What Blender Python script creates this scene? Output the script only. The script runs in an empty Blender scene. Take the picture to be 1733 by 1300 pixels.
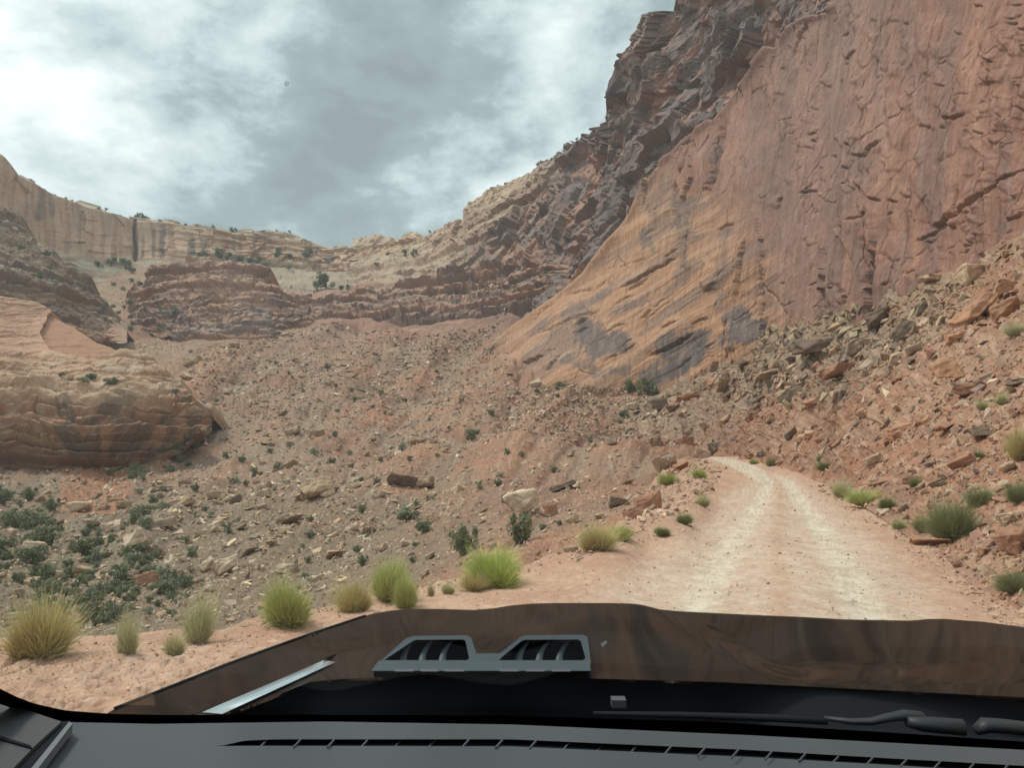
import bpy, bmesh, math, random
import numpy as np
from mathutils import Vector, Matrix, geometry

random.seed(7)
RNG = np.random.default_rng(7)
SC = bpy.context.scene
COL = SC.collection

# ------------------------------------------------------------------ camera model (metres, camera looks along +Y)
W, H, F = 1733.0, 1300.0, 1302.0
CX, CY = 866.5, 650.0
TH = math.atan(107.0 / F)
CT, ST = math.cos(TH), math.sin(TH)
CAMZ = 1.6


def ray(px, py):
    xc = (np.asarray(px, float) - CX) / F
    yc = (CY - np.asarray(py, float)) / F
    Y = CT - yc * ST
    Z = ST + yc * CT
    return xc / Y, Z / Y          # per metre of Y


def unproj(px, py, D):
    a, b = ray(px, py)
    D = np.asarray(D, float)
    return np.stack([a * D, D + 0 * a, CAMZ + b * D], -1)


def plane_D(px, py, z):
    a, b = ray(px, py)
    return (z - CAMZ) / b


# ------------------------------------------------------------------ noise
_G = np.random.default_rng(11).normal(size=(256, 3))
_G /= np.linalg.norm(_G, axis=1)[:, None]


def _h(x, y, z, seed=0):
    x = x.astype(np.uint32); y = y.astype(np.uint32); z = z.astype(np.uint32)
    h = x * np.uint32(374761393) + y * np.uint32(668265263) + z * np.uint32(2147483647) + np.uint32((seed * 974634213 + 12345) & 0xffffffff)
    h = (h ^ (h >> np.uint32(13))) * np.uint32(1274126177)
    h = (h ^ (h >> np.uint32(16))) * np.uint32(2246822519)
    return h ^ (h >> np.uint32(15))


def perlin(p, seed=0):
    shp = p.shape[:-1]
    p = p.reshape(-1, 3)
    i = np.floor(p).astype(np.int64)
    f = p - i
    u = f * f * f * (f * (f * 6 - 15) + 10)
    out = 0
    for dx in (0, 1):
        wx = u[:, 0] if dx else 1 - u[:, 0]
        for dy in (0, 1):
            wy = u[:, 1] if dy else 1 - u[:, 1]
            for dz in (0, 1):
                wz = u[:, 2] if dz else 1 - u[:, 2]
                g = _G[_h(i[:, 0] + dx, i[:, 1] + dy, i[:, 2] + dz, seed) & np.uint32(255)]
                d = g[:, 0] * (f[:, 0] - dx) + g[:, 1] * (f[:, 1] - dy) + g[:, 2] * (f[:, 2] - dz)
                out = out + wx * wy * wz * d
    return (out * 1.5).reshape(shp)


def fbm(p, octv=4, seed=0, gain=0.5, lac=2.03):
    a, s, o = 1.0, 0.0, 0
    for k in range(octv):
        o = o + a * perlin(p, seed + k)
        s += a
        a *= gain
        p = p * lac
    return o / s * 1.4


def worley(p, seed=0, jit=0.95):
    shp = p.shape[:-1]
    p = p.reshape(-1, 3)
    i = np.floor(p).astype(np.int64)
    f1 = np.full(len(p), 9.0); f2 = np.full(len(p), 9.0)
    cid = np.zeros(len(p), np.uint32)
    for dx in (-1, 0, 1):
        for dy in (-1, 0, 1):
            for dz in (-1, 0, 1):
                cx, cy, cz = i[:, 0] + dx, i[:, 1] + dy, i[:, 2] + dz
                h = _h(cx, cy, cz, seed)
                jx = (h & np.uint32(1023)) / 1023.0
                jy = ((h >> np.uint32(10)) & np.uint32(1023)) / 1023.0
                jz = ((h >> np.uint32(20)) & np.uint32(1023)) / 1023.0
                d = (cx + .5 + jit * (jx - .5) - p[:, 0]) ** 2 + (cy + .5 + jit * (jy - .5) - p[:, 1]) ** 2 + (cz + .5 + jit * (jz - .5) - p[:, 2]) ** 2
                m = d < f1
                f2 = np.where(m, f1, np.minimum(f2, d))
                cid = np.where(m, h, cid)
                f1 = np.where(m, d, f1)
    r = ((cid >> np.uint32(7)) & np.uint32(4095)) / 4095.0
    return np.sqrt(f1).reshape(shp), np.sqrt(f2).reshape(shp), r.reshape(shp)


def facet(p, seed=0, tilt=1.6):
    """angular broken rock: every cell is a plane of its own height and tilt"""
    shp = p.shape[:-1]
    p = p.reshape(-1, 3)
    i = np.floor(p).astype(np.int64)
    f1 = np.full(len(p), 9.0); val = np.zeros(len(p)); rr = np.zeros(len(p))
    for dx in (-1, 0, 1):
        for dy in (-1, 0, 1):
            for dz in (-1, 0, 1):
                cx, cy, cz = i[:, 0] + dx, i[:, 1] + dy, i[:, 2] + dz
                h = _h(cx, cy, cz, seed)
                ox = p[:, 0] - (cx + .5 + .95 * ((h & np.uint32(1023)) / 1023.0 - .5))
                oy = p[:, 1] - (cy + .5 + .95 * (((h >> np.uint32(10)) & np.uint32(1023)) / 1023.0 - .5))
                oz = p[:, 2] - (cz + .5 + .95 * (((h >> np.uint32(20)) & np.uint32(1023)) / 1023.0 - .5))
                d = ox * ox + oy * oy + oz * oz
                m = d < f1
                g = _G[(h >> np.uint32(5)) & np.uint32(255)]
                r = ((h >> np.uint32(9)) & np.uint32(4095)) / 4095.0
                v = (r - .5) * 2 + tilt * (g[:, 0] * ox + g[:, 1] * oy + g[:, 2] * oz)
                f1 = np.where(m, d, f1); val = np.where(m, v, val); rr = np.where(m, r, rr)
    return val.reshape(shp), rr.reshape(shp)


def sstep(a, b, x):
    t = np.clip((x - a) / (b - a), 0, 1)
    return t * t * (3 - 2 * t)


def terrace(n, sharp=0.15):
    k = np.floor(n)
    return k + sstep(0, sharp, n - k)


class Strata:
    """irregular layers: offset as a function of height"""
    def __init__(self, lo, hi, tmin, tmax, seed):
        r = np.random.default_rng(seed)
        e = [lo]
        while e[-1] < hi:
            e.append(e[-1] + r.uniform(tmin, tmax) * (1 if r.random() < .75 else 2.2))
        self.e = np.array(e)
        self.v = r.uniform(-1, 1, len(e) + 1)
        self.c = r.uniform(-1, 1, len(e) + 1)

    def __call__(self, z, soft=0.18):
        k = np.clip(np.searchsorted(self.e, z) - 1, 0, len(self.e) - 2)
        t = (z - self.e[k]) / (self.e[k + 1] - self.e[k])
        prev = self.v[k]
        v = self.v[k + 1] + (prev - self.v[k + 1]) * (1 - sstep(0, soft, t))
        # each bed bulges a little in its middle
        return v + 0.35 * np.sin(np.clip(t, 0, 1) * math.pi), self.c[k + 1]


def tps(ctrl, reg=1e-6):
    c = np.array([[a / 1000.0, b / 1000.0] for a, b, _ in ctrl])
    v = np.array([w for _, _, w in ctrl], float)
    n = len(c)
    r2 = ((c[:, None] - c[None]) ** 2).sum(-1)
    K = 0.5 * r2 * np.log(r2 + 1e-12) + np.eye(n) * reg
    P = np.c_[np.ones(n), c]
    A = np.block([[K, P], [P.T, np.zeros((3, 3))]])
    s = np.linalg.solve(A, np.r_[v, 0, 0, 0])

    def ev(px, py):
        q = np.stack([np.asarray(px, float).ravel() / 1000, np.asarray(py, float).ravel() / 1000], -1)
        o = s[n] + s[n + 1] * q[:, 0] + s[n + 2] * q[:, 1]
        for i in range(n):
            rr = (q[:, 0] - c[i, 0]) ** 2 + (q[:, 1] - c[i, 1]) ** 2
            o = o + s[i] * 0.5 * rr * np.log(rr + 1e-12)
        return o.reshape(np.shape(px))
    return ev


def poly_dist(px, py, pts):
    """distance in photo pixels to a polyline, and the share of the way along it"""
    best = np.full(np.shape(px), 1e9); tt = np.zeros(np.shape(px))
    n = len(pts) - 1
    for k in range(n):
        (ax, ay), (bx, by) = pts[k][:2], pts[k + 1][:2]
        dx, dy = bx - ax, by - ay
        t = np.clip(((px - ax) * dx + (py - ay) * dy) / (dx * dx + dy * dy + 1e-9), 0, 1)
        d = np.hypot(px - ax - t * dx, py - ay - t * dy)
        m = d < best
        best = np.where(m, d, best)
        tt = np.where(m, (k + t) / n, tt)
    return best, tt


def poly_sdist(px, py, pts):
    """signed distance to a polyline (positive on its right as it runs), and the share along it"""
    best = np.full(np.shape(px), 1e9); sg = np.ones(np.shape(px)); tt = np.zeros(np.shape(px))
    n = len(pts) - 1
    for k in range(n):
        (ax, ay), (bx, by) = pts[k][:2], pts[k + 1][:2]
        dx, dy = bx - ax, by - ay
        t = np.clip(((px - ax) * dx + (py - ay) * dy) / (dx * dx + dy * dy + 1e-9), 0, 1)
        d = np.hypot(px - ax - t * dx, py - ay - t * dy)
        m = d < best
        best = np.where(m, d, best); tt = np.where(m, (k + t) / n, tt)
        sg = np.where(m, np.sign((px - ax) * dy - (py - ay) * dx), sg)
    return best * sg, tt


def inside(px, py, poly):
    r = np.zeros(np.shape(px), bool)
    n = len(poly)
    for k in range(n):
        (x1, y1), (x2, y2) = poly[k], poly[(k + 1) % n]
        c = ((y1 > py) != (y2 > py)) & (px < (x2 - x1) * (py - y1) / (y2 - y1 + 1e-12) + x1)
        r ^= c
    return r


def curve(pts):
    xs = [p[0] for p in pts]; ys = [p[1] for p in pts]
    return lambda x: np.interp(x, xs, ys)


# ------------------------------------------------------------------ mesh helpers
def mk_mesh(name, V, Q, col=None, smooth=False):
    """V (n,3); Q (m,k) faces of k corners, or list of such arrays"""
    V = np.asarray(V, np.float32)
    Qs = [np.asarray(q, np.int32) for q in (Q if isinstance(Q, list) else [Q]) if len(q)]
    me = bpy.data.meshes.new(name)
    me.vertices.add(len(V))
    me.vertices.foreach_set('co', V.ravel())
    nl = sum(q.size for q in Qs); npo = sum(len(q) for q in Qs)
    me.loops.add(nl)
    me.loops.foreach_set('vertex_index', np.concatenate([q.ravel() for q in Qs]))
    me.polygons.add(npo)
    st, o = [], 0
    for q in Qs:
        st.append(o + np.arange(len(q), dtype=np.int32) * q.shape[1]); o += q.size
    me.polygons.foreach_set('loop_start', np.concatenate(st))
    me.polygons.foreach_set('use_smooth', np.full(npo, smooth))
    me.update(calc_edges=True)
    if col is not None:
        a = me.attributes.new('col', 'FLOAT_COLOR', 'POINT')
        c = np.ones((len(V), 4), np.float32); c[:, :3] = np.clip(col, 0, 1)
        a.data.foreach_set('color', c.ravel())
    return me


def link(name, me, mat=None, parent=None):
    o = bpy.data.objects.new(name, me)
    COL.objects.link(o)
    if mat and me is not None and len(me.materials) == 0:
        me.materials.append(mat)
    if parent:
        o.parent = parent
    return o


def empty(name, loc=(0, 0, 0)):
    o = bpy.data.objects.new(name, None)
    COL.objects.link(o)
    o.location = loc
    o.empty_display_size = .2
    return o


def tag(o, label=None, cat=None, group=None, kind=None):
    if label: o['label'] = label
    if cat: o['category'] = cat
    if group: o['group'] = group
    if kind: o['kind'] = kind
    return o


def grid_quads(ny, nx):
    i = np.arange(ny * nx).reshape(ny, nx)
    return np.stack([i[:-1, :-1], i[:-1, 1:], i[1:, 1:], i[1:, :-1]], -1).reshape(-1, 4)


# ------------------------------------------------------------------ materials
def new_mat(name):
    m = bpy.data.materials.new(name); m.use_nodes = True
    nt = m.node_tree
    return m, nt, nt.nodes['Principled BSDF']


def rock_mat(name, scale=3.0, amt=0.35, rough=0.95, bump=0.0, bdist=None, streak=0.0):
    m, nt, b = new_mat(name)
    at = nt.nodes.new('ShaderNodeAttribute'); at.attribute_name = 'col'
    tc = nt.nodes.new('ShaderNodeTexCoord')
    nz = nt.nodes.new('ShaderNodeTexNoise'); nz.inputs['Scale'].default_value = scale; nz.inputs['Detail'].default_value = 6; nz.inputs['Roughness'].default_value = .65
    nt.links.new(tc.outputs['Object'], nz.inputs['Vector'])
    mr = nt.nodes.new('ShaderNodeMapRange'); mr.inputs[1].default_value = .25; mr.inputs[2].default_value = .75
    mr.inputs[3].default_value = 1 - amt; mr.inputs[4].default_value = 1 + amt
    nt.links.new(nz.outputs['Fac'], mr.inputs[0])
    mx = nt.nodes.new('ShaderNodeMix'); mx.data_type = 'RGBA'; mx.blend_type = 'MULTIPLY'; mx.inputs[0].default_value = 1
    nt.links.new(at.outputs['Color'], mx.inputs[6]); nt.links.new(mr.outputs[0], mx.inputs[7])
    res = mx.outputs[2]
    if streak:
        mp = nt.nodes.new('ShaderNodeMapping'); mp.inputs['Scale'].default_value = (1.3, 1.3, .06)
        n2 = nt.nodes.new('ShaderNodeTexNoise'); n2.inputs['Scale'].default_value = 1; n2.inputs['Detail'].default_value = 7; n2.inputs['Roughness'].default_value = .6
        nt.links.new(tc.outputs['Object'], mp.inputs[0]); nt.links.new(mp.outputs[0], n2.inputs['Vector'])
        m2 = nt.nodes.new('ShaderNodeMapRange'); m2.inputs[1].default_value = .3; m2.inputs[2].default_value = .7; m2.inputs[3].default_value = 1 - streak; m2.inputs[4].default_value = 1 + streak
        nt.links.new(n2.outputs['Fac'], m2.inputs[0])
        mx2 = nt.nodes.new('ShaderNodeMix'); mx2.data_type = 'RGBA'; mx2.blend_type = 'MULTIPLY'; mx2.inputs[0].default_value = 1
        nt.links.new(res, mx2.inputs[6]); nt.links.new(m2.outputs[0], mx2.inputs[7]); res = mx2.outputs[2]
    nt.links.new(res, b.inputs['Base Color'])
    b.inputs['Roughness'].default_value = rough
    b.inputs['Specular IOR Level'].default_value = .2
    if bump:
        bp = nt.nodes.new('ShaderNodeBump'); bp.inputs['Strength'].default_value = bump; bp.inputs['Distance'].default_value = bdist or 1.0 / scale
        nt.links.new(nz.outputs['Fac'], bp.inputs['Height']); nt.links.new(bp.outputs[0], b.inputs['Normal'])
    return m


def plain_mat(name, c, rough=.6, spec=.5, metal=0, coat=0, nscale=0, namt=0, bump=0):
    m, nt, b = new_mat(name)
    b.inputs['Base Color'].default_value = (*c, 1)
    b.inputs['Roughness'].default_value = rough
    b.inputs['Specular IOR Level'].default_value = spec
    b.inputs['Metallic'].default_value = metal
    b.inputs['Coat Weight'].default_value = coat
    b.inputs['Coat Roughness'].default_value = .03
    if nscale:
        tc = nt.nodes.new('ShaderNodeTexCoord')
        nz = nt.nodes.new('ShaderNodeTexNoise'); nz.inputs['Scale'].default_value = nscale; nz.inputs['Detail'].default_value = 5
        nt.links.new(tc.outputs['Object'], nz.inputs['Vector'])
        if namt:
            cr = nt.nodes.new('ShaderNodeValToRGB')
            cr.color_ramp.elements[0].position = .3; cr.color_ramp.elements[1].position = .7
            cr.color_ramp.elements[0].color = (*[v * (1 - namt) for v in c], 1)
            cr.color_ramp.elements[1].color = (*[min(1, v * (1 + namt)) for v in c], 1)
            nt.links.new(nz.outputs['Fac'], cr.inputs[0]); nt.links.new(cr.outputs[0], b.inputs['Base Color'])
        if bump:
            bp = nt.nodes.new('ShaderNodeBump'); bp.inputs['Strength'].default_value = bump; bp.inputs['Distance'].default_value = .002
            nt.links.new(nz.outputs['Fac'], bp.inputs['Height']); nt.links.new(bp.outputs[0], b.inputs['Normal'])
    return m


M_cliff = rock_mat('sandstone_cliff', 1.4, .2, bump=.55, bdist=.35)
M_face = rock_mat('sandstone_face', 1.9, .22, bump=.7, bdist=.22, streak=.2)
# hairline joints: a bump along the edges of tall cells, broken up by a coarse noise
_t = M_face.node_tree; _N = _t.nodes; _L = _t.links
_tc = _N.new('ShaderNodeTexCoord'); _wn = _N.new('ShaderNodeTexNoise'); _wn.inputs['Scale'].default_value = .35; _wn.inputs['Detail'].default_value = 2.5
_L.new(_tc.outputs['Object'], _wn.inputs['Vector'])
_ad = _N.new('ShaderNodeMix'); _ad.data_type = 'VECTOR'; _ad.inputs[0].default_value = .8
_sc = _N.new('ShaderNodeVectorMath'); _sc.operation = 'SCALE'; _sc.inputs['Scale'].default_value = 1.6; _L.new(_wn.outputs['Color'], _sc.inputs[0])
_av = _N.new('ShaderNodeVectorMath'); _av.operation = 'ADD'; _L.new(_tc.outputs['Object'], _av.inputs[0]); _L.new(_sc.outputs[0], _av.inputs[1])
_N.remove(_ad)
_mp = _N.new('ShaderNodeMapping'); _mp.inputs['Scale'].default_value = (.15, .15, .045); _L.new(_av.outputs[0], _mp.inputs[0])
_vo = _N.new('ShaderNodeTexVoronoi'); _vo.feature = 'DISTANCE_TO_EDGE'; _vo.inputs['Scale'].default_value = 1; _L.new(_mp.outputs[0], _vo.inputs['Vector'])
_mr = _N.new('ShaderNodeMapRange'); _mr.inputs[1].default_value = 0; _mr.inputs[2].default_value = .022; _L.new(_vo.outputs['Distance'], _mr.inputs[0])
_bn = _N.new('ShaderNodeTexNoise'); _bn.inputs['Scale'].default_value = .11; _bn.inputs['Detail'].default_value = 3; _L.new(_tc.outputs['Object'], _bn.inputs['Vector'])
_br = _N.new('ShaderNodeMapRange'); _br.inputs[1].default_value = .47; _br.inputs[2].default_value = .56; _L.new(_bn.outputs['Fac'], _br.inputs[0])
_mx = _N.new('ShaderNodeMath'); _mx.operation = 'MAXIMUM'; _L.new(_mr.outputs[0], _mx.inputs[0]); _L.new(_br.outputs[0], _mx.inputs[1])
_b2 = _N.new('ShaderNodeBump'); _b2.inputs['Strength'].default_value = .6; _b2.inputs['Distance'].default_value = .5; _L.new(_mx.outputs[0], _b2.inputs['Height'])
_pb = _N['Principled BSDF']; _old = _pb.inputs['Normal'].links[0].from_node
_L.new(_old.outputs[0], _b2.inputs['Normal']); _L.new(_b2.outputs[0], _pb.inputs['Normal'])
M_talus = rock_mat('talus_soil', 1.8, .34, bump=.5, bdist=.25)
M_near = rock_mat('road_dirt', 14, .22)
M_rock = rock_mat('boulder_stone', 5, .25, bump=.4)
M_leaf = rock_mat('shrub_foliage', 9, .2, rough=.8)

# ------------------------------------------------------------------ sheets of terrain
SHEETS = []


class Sheet:
    def __init__(self, ctrl, x0, x1, top, bot, step=2.0):
        self.ev = tps([(a, b, math.log(d)) for a, b, d in ctrl])
        nx = int((x1 - x0) / step) + 1
        xs = np.linspace(x0, x1, nx)
        t = curve(top)(xs); b = curve(bot)(xs)
        ny = int(np.max(b - t) / step) + 1
        v = np.linspace(0, 1, ny)[:, None]
        self.px = np.broadcast_to(xs[None], (ny, nx)).copy()
        self.py = b[None] + (t - b)[None] * v
        self.D = np.exp(self.ev(self.px, self.py))
        self.P = unproj(self.px, self.py, self.D)
        self.x0, self.x1, self.t, self.b, self.nx, self.ny = x0, x1, t, b, nx, ny
        du = np.gradient(self.P, axis=1); dv = np.gradient(self.P, axis=0)
        n = np.cross(du, dv)
        n /= np.linalg.norm(n, axis=-1)[..., None] + 1e-12
        view = -(self.P - np.array([0, 0, CAMZ]))
        n *= np.sign((n * view).sum(-1))[..., None]
        self.N = n
        SHEETS.append(self)

    def displace(self, d, dirv=None):
        self.P = self.P + (self.N if dirv is None else dirv) * d[..., None]

    def true_normals(self):
        du = np.gradient(self.P, axis=1); dv = np.gradient(self.P, axis=0)
        n = np.cross(du, dv); n /= np.linalg.norm(n, axis=-1)[..., None] + 1e-12
        view = -(self.P - np.array([0, 0, CAMZ]))
        return n * np.sign((n * view).sum(-1))[..., None]

    def at(self, px, py):
        if not (self.x0 <= px <= self.x1): return None
        i = int(round((px - self.x0) / (self.x1 - self.x0) * (self.nx - 1)))
        t, b = self.t[i], self.b[i]
        if py < t or py > b: return None
        j = int(round((py - b) / (t - b) * (self.ny - 1)))
        return self.P[j, i], self.N[j, i]

    def build(self, name, mat, col, skirt=None, mask=None, smooth=False):
        """skirt: list of offsets (dx,dy,dz) continuing the top edge out of sight"""
        P, c = self.P, col
        if skirt is not None:
            top, tc = P[-1], col[-1]
            rows, cols = [P], [c]
            for off in skirt:
                rows.append((top + np.array(off) + 0.06 * np.linalg.norm(off) * (perlin(top * .3 + np.array(off)) [..., None]))[None]); cols.append(tc[None])
            P = np.concatenate(rows); c = np.concatenate(cols)
        Q = grid_quads(P.shape[0], P.shape[1])
        if mask is not None:
            mk = np.zeros(P.shape[:2], bool); mk[:mask.shape[0]] = mask; mk[mask.shape[0]:] = mask[-1]
            Q = Q[mk.ravel()[Q[:, 0]]]
            u = np.unique(Q); re = np.zeros(P.shape[0] * P.shape[1], np.int64); re[u] = np.arange(len(u))
            me = mk_mesh(name, P.reshape(-1, 3)[u], re[Q], c.reshape(-1, 3)[u], smooth)
        else:
            me = mk_mesh(name, P.reshape(-1, 3), Q, c.reshape(-1, 3), smooth)
        return link(name, me, mat)


def mixc(a, b, t):
    return np.asarray(a) * (1 - t[..., None]) + np.asarray(b) * t[..., None]


def solid(c, like):
    return np.broadcast_to(np.array(c, float), like.shape + (3,)).copy()


def surf(px, py):
    best = None
    for s in SHEETS:
        r = s.at(px, py)
        if r is not None and (best is None or r[0][1] < best[0][1]):
            best = (r[0], r[1], s)
    return best


RED = (.33, .165, .105); TAN = (.37, .245, .165); ROCKTAN = (.40, .31, .235); VARN = (.105, .088, .085)
PURP = (.24, .14, .115); PALE = (.50, .36, .255); ORANGE = (.52, .30, .175); GREY = (.27, .235, .205)
REDFACE = (.30, .157, .112); GREENISH = (.20, .19, .115)

BASE = [(808, 606), (867, 603), (881, 624), (933, 634), (1019, 641), (1100, 658), (1154, 652), (1211, 618), (1259, 578), (1316, 549), (1376, 529),
        (1461, 537), (1514, 505), (1574, 480), (1631, 468), (1695, 436), (1733, 420), (1950, 320), (2250, 240)]
RIDGE = [(795, 600), (808, 598), (832, 570), (867, 541), (946, 489), (981, 458), (1030, 395), (1061, 347), (1080, 305), (1106, 275), (1169, 220), (1207, 195),
         (1258, 127), (1296, 80), (1338, 34), (1389, 10), (1430, -40), (1500, -120), (1600, -300), (1950, -320), (2250, -320)]
SKY = [(-320, 130), (-100, 215), (0, 248), (14, 262), (30, 283), (60, 296), (100, 317), (160, 337), (230, 358), (300, 362), (345, 372), (400, 383), (480, 386), (560, 405), (600, 402),
       (640, 397), (662, 402), (676, 400), (690, 390), (705, 392), (712, 397), (740, 388), (785, 372), (790, 346), (806, 334), (850, 306), (900, 282), (980, 243), (1005, 226), (1030, 200), (1052, 170),
       (1060, 158), (1066, 112), (1074, 66), (1100, 32), (1138, 16), (1146, -8), (1200, -80), (1300, -200), (1500, -350), (1700, -420)]

# ---------- big right cliff: smooth red face and orange slab
C1 = Sheet([(808, 606, 205), (867, 600, 190), (933, 634, 170), (1019, 645, 158), (1100, 660, 150), (1154, 655, 138), (1211, 620, 128), (1316, 549, 108), (1376, 529, 98),
            (1461, 537, 86), (1514, 505, 80), (1574, 480, 74), (1631, 468, 67), (1695, 436, 60), (1733, 420, 56), (1950, 320, 40), (1393, 0, 112), (1600, 0, 80), (1733, 0, 64), (1950, 0, 44),
            (1600, -300, 85), (1950, -300, 47), (2250, -300, 30), (2250, 0, 29), (2250, 260, 27), (1296, 80, 128), (1207, 195, 143), (1106, 275, 163), (1055, 364, 172), (981, 458, 185), (867, 541, 200),
            (1316, 640, 107), (1514, 600, 79), (1733, 520, 55), (1100, 740, 148), (1300, 350, 114), (1200, 450, 132)],
           795, 2250, RIDGE, [(x, y + 55) for x, y in BASE], 1.6)
s = C1
P, px, py = s.P, s.px, s.py
orange = sstep(0, 1, (1330 - px + (py - 380) * .55 + 60 * fbm(np.stack([px / 90, py / 60, 0 * px], -1), 4, 3)) / 160) * sstep(255, 330, py + 40 * fbm(np.stack([px / 50, py / 50, 0 * px], -1), 3, 5) + (px - 1100) * -.25)
# slanting cross-bed coordinate, along and across the slab's dip
ca, sa = math.cos(math.radians(-32)), math.sin(math.radians(-32))
al = px * ca + py * sa; ac = -px * sa + py * ca
d = 1.1 * fbm(P / 26, 3, 21)
d += .35 * fbm(np.stack([P[..., 0] / 6, P[..., 1] / 8, P[..., 2] / 34], -1), 3, 31) * (1 - .5 * orange)
fl = fbm(np.stack([P[..., 0] / 11, P[..., 1] / 11, P[..., 2] / 17], -1), 5, 41, gain=.5)
d += .34 * terrace(fl * 2.4 + .3, .22) * sstep(1180, 1400, px) * .7
fv, fr = facet(np.stack([P[..., 0] / 4.5, P[..., 1] / 4.5, P[..., 2] / 8], -1), 43, .5)
wz = sstep(1330, 1600, px)
d += (.02 + .07 * wz) * fv
fl2 = fbm(np.stack([P[..., 0] / 3.2, P[..., 1] / 3.2, P[..., 2] / 5], -1), 4, 47, gain=.5)
fs = fbm(np.stack([al / 160, ac / 17, 0 * al], -1), 4, 51)
d += .10 * terrace(fs * 2.0, .5) * orange + .6 * fbm(np.stack([al / 240, ac / 45, 0 * al], -1), 3, 52) * orange
d += .05 * fbm(P / 1.1, 3, 55)
# joints cut by erosion
CR = [([(1247, 0), (1262, 60)], 3, 1.0), ([(1505, 150), (1508, 190), (1516, 240), (1520, 262)], 6, 2.2), ([(1512, 100), (1500, 160)], 3, 1.0), ([(1562, 20), (1560, 60), (1568, 105)], 4, 1.3),
      ([(1300, 95), (1312, 160), (1305, 215)], 2.5, .7), ([(1296, 430), (1298, 480), (1300, 520), (1296, 555)], 4, 1.4), ([(1252, 520), (1262, 440), (1268, 400)], 4, 1.2), ([(1483, 395), (1488, 440), (1492, 470), (1482, 500)], 8, 2.4),
      ([(1168, 380), (1163, 420), (1157, 470)], 4, 1.3), ([(1196, 440), (1188, 490)], 3, 1.0), ([(1175, 245), (1170, 280), (1150, 320), (1148, 400)], 8, 2.0), ([(1238, 190), (1228, 235), (1215, 300), (1190, 350)], 11, 2.0), ([(1262, 255), (1248, 290), (1240, 330)], 3, .8),
      ([(1235, 535), (1232, 585), (1238, 600)], 4, 1.4), ([(1428, 0), (1440, 30)], 2, .7), ([(1415, 85), (1430, 98), (1450, 78)], 3, .9), ([(1452, 305), (1475, 335), (1500, 340)], 4, 1.4), ([(1595, 200), (1620, 200), (1655, 192)], 4, 1.0),
      ([(1575, 385), (1600, 372), (1620, 355)], 8, 2.2), ([(1540, 410), (1580, 395), (1700, 300), (1760, 270)], 2.5, .8), ([(1690, 300), (1695, 345)], 4, 1.2), ([(1700, 375), (1740, 362)], 3, 1.2), ([(1350, 325), (1388, 322)], 2.5, .8), ([(1315, 355), (1322, 330)], 3, .8),
      ([(1402, 440), (1398, 480), (1396, 520)], 2.5, .7), ([(1525, 430), (1518, 460)], 2.5, .7), ([(1440, 262), (1470, 265), (1478, 248), (1505, 235)], 3, 1.0), ([(1480, 365), (1460, 372), (1432, 378)], 4, 1.0), ([(880, 615), (905, 607), (922, 600)], 3, 1.1), ([(925, 632), (938, 612), (948, 596)], 3, 1.1),
      ([(1095, 603), (1140, 585), (1180, 560)], 4, 1.2), ([(1040, 490), (1090, 462), (1150, 430)], 3, .8), ([(900, 570), (980, 535), (1020, 520)], 3, .6), ([(1660, 0), (1672, 90)], 3, .8), ([(1620, 100), (1640, 210)], 3, .6), ([(1600, 260), (1610, 330)], 3, .7), ([(1545, 290), (1565, 350)], 3, .7)]
wob = 3 * fbm(np.stack([px / 12, py / 12, 0 * px], -1), 3, 61)
rc = np.random.default_rng(77)
for k in range(240):                                # small flake edges all over the face
    x = 1760 - 470 * rc.random() ** 1.5; y = rc.uniform(0, 520)
    L = rc.uniform(6, 30); a = rc.choice([rc.normal(1.45, .25), rc.normal(2.4, .35), rc.normal(.15, .3)], p=[.45, .35, .2])
    x2, y2 = x + L * math.cos(a), y + L * math.sin(a)
    CR.append(([(x, y), ((x + x2) / 2 + rc.normal(0, L * .15), (y + y2) / 2 + rc.normal(0, L * .12)), (x2, y2)], 1.8, rc.uniform(.3, .85)))
for k in range(40):                                 # long thin flakes lying along the slab's dip
    x = rc.uniform(880, 1230); y = rc.uniform(380, 630)
    L = rc.uniform(18, 70); a = math.radians(rc.normal(-34, 8))
    CR.append(([(x, y), (x + L * .5 * math.cos(a), y + L * .5 * math.sin(a) - 3), (x + L * math.cos(a), y + L * math.sin(a))], 2, rc.uniform(.25, .6)))
for pts, w, dep in CR:
    X0, X1 = min(p[0] for p in pts) - 70, max(p[0] for p in pts) + 70
    i0, i1 = np.searchsorted(px[0], X0), np.searchsorted(px[0], X1)
    if i1 <= i0: continue
    sl_ = np.s_[:, i0:i1]
    sd_, tt = poly_sdist(px[sl_] + wob[sl_], py[sl_] + wob[sl_] * .7, pts)
    ends = sstep(0, .25, tt) * sstep(1, .75, tt)
    big_ = 12 + 9 * dep + 2 * w
    flake = sstep(-2.2, 1.6, sd_) * np.exp(-(np.maximum(sd_, 0) / big_) ** 1.3)
    mpp_ = C1.D[sl_] / F
    d[sl_] += np.minimum(dep * .36, 5.0 * mpp_) * flake * ends - np.minimum(dep * .55, 1.5 * max(w, 3.0) * mpp_) * np.exp(-((sd_ + .6 * w) / np.maximum(.5 * w, 1.7)) ** 2) * ends
# blocks that stand proud: pilaster, pinnacle, fallen flake
for poly, h in (([(1428, 395), (1445, 378), (1478, 380), (1490, 400), (1482, 500), (1480, 560), (1455, 560), (1462, 440)], .9), ([(1262, 400), (1275, 355), (1284, 370), (1296, 420), (1300, 620), (1238, 620)], .7),
                ([(1180, 600), (1205, 590), (1216, 612), (1212, 660), (1170, 660)], .9), ([(1395, 455), (1402, 420), (1408, 455), (1405, 500)], .9), ([(1150, 260), (1176, 240), (1178, 300), (1158, 340)], .7)):
    m = inside(px + wob * 1.4, py + wob, poly)
    d += h * m
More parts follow.
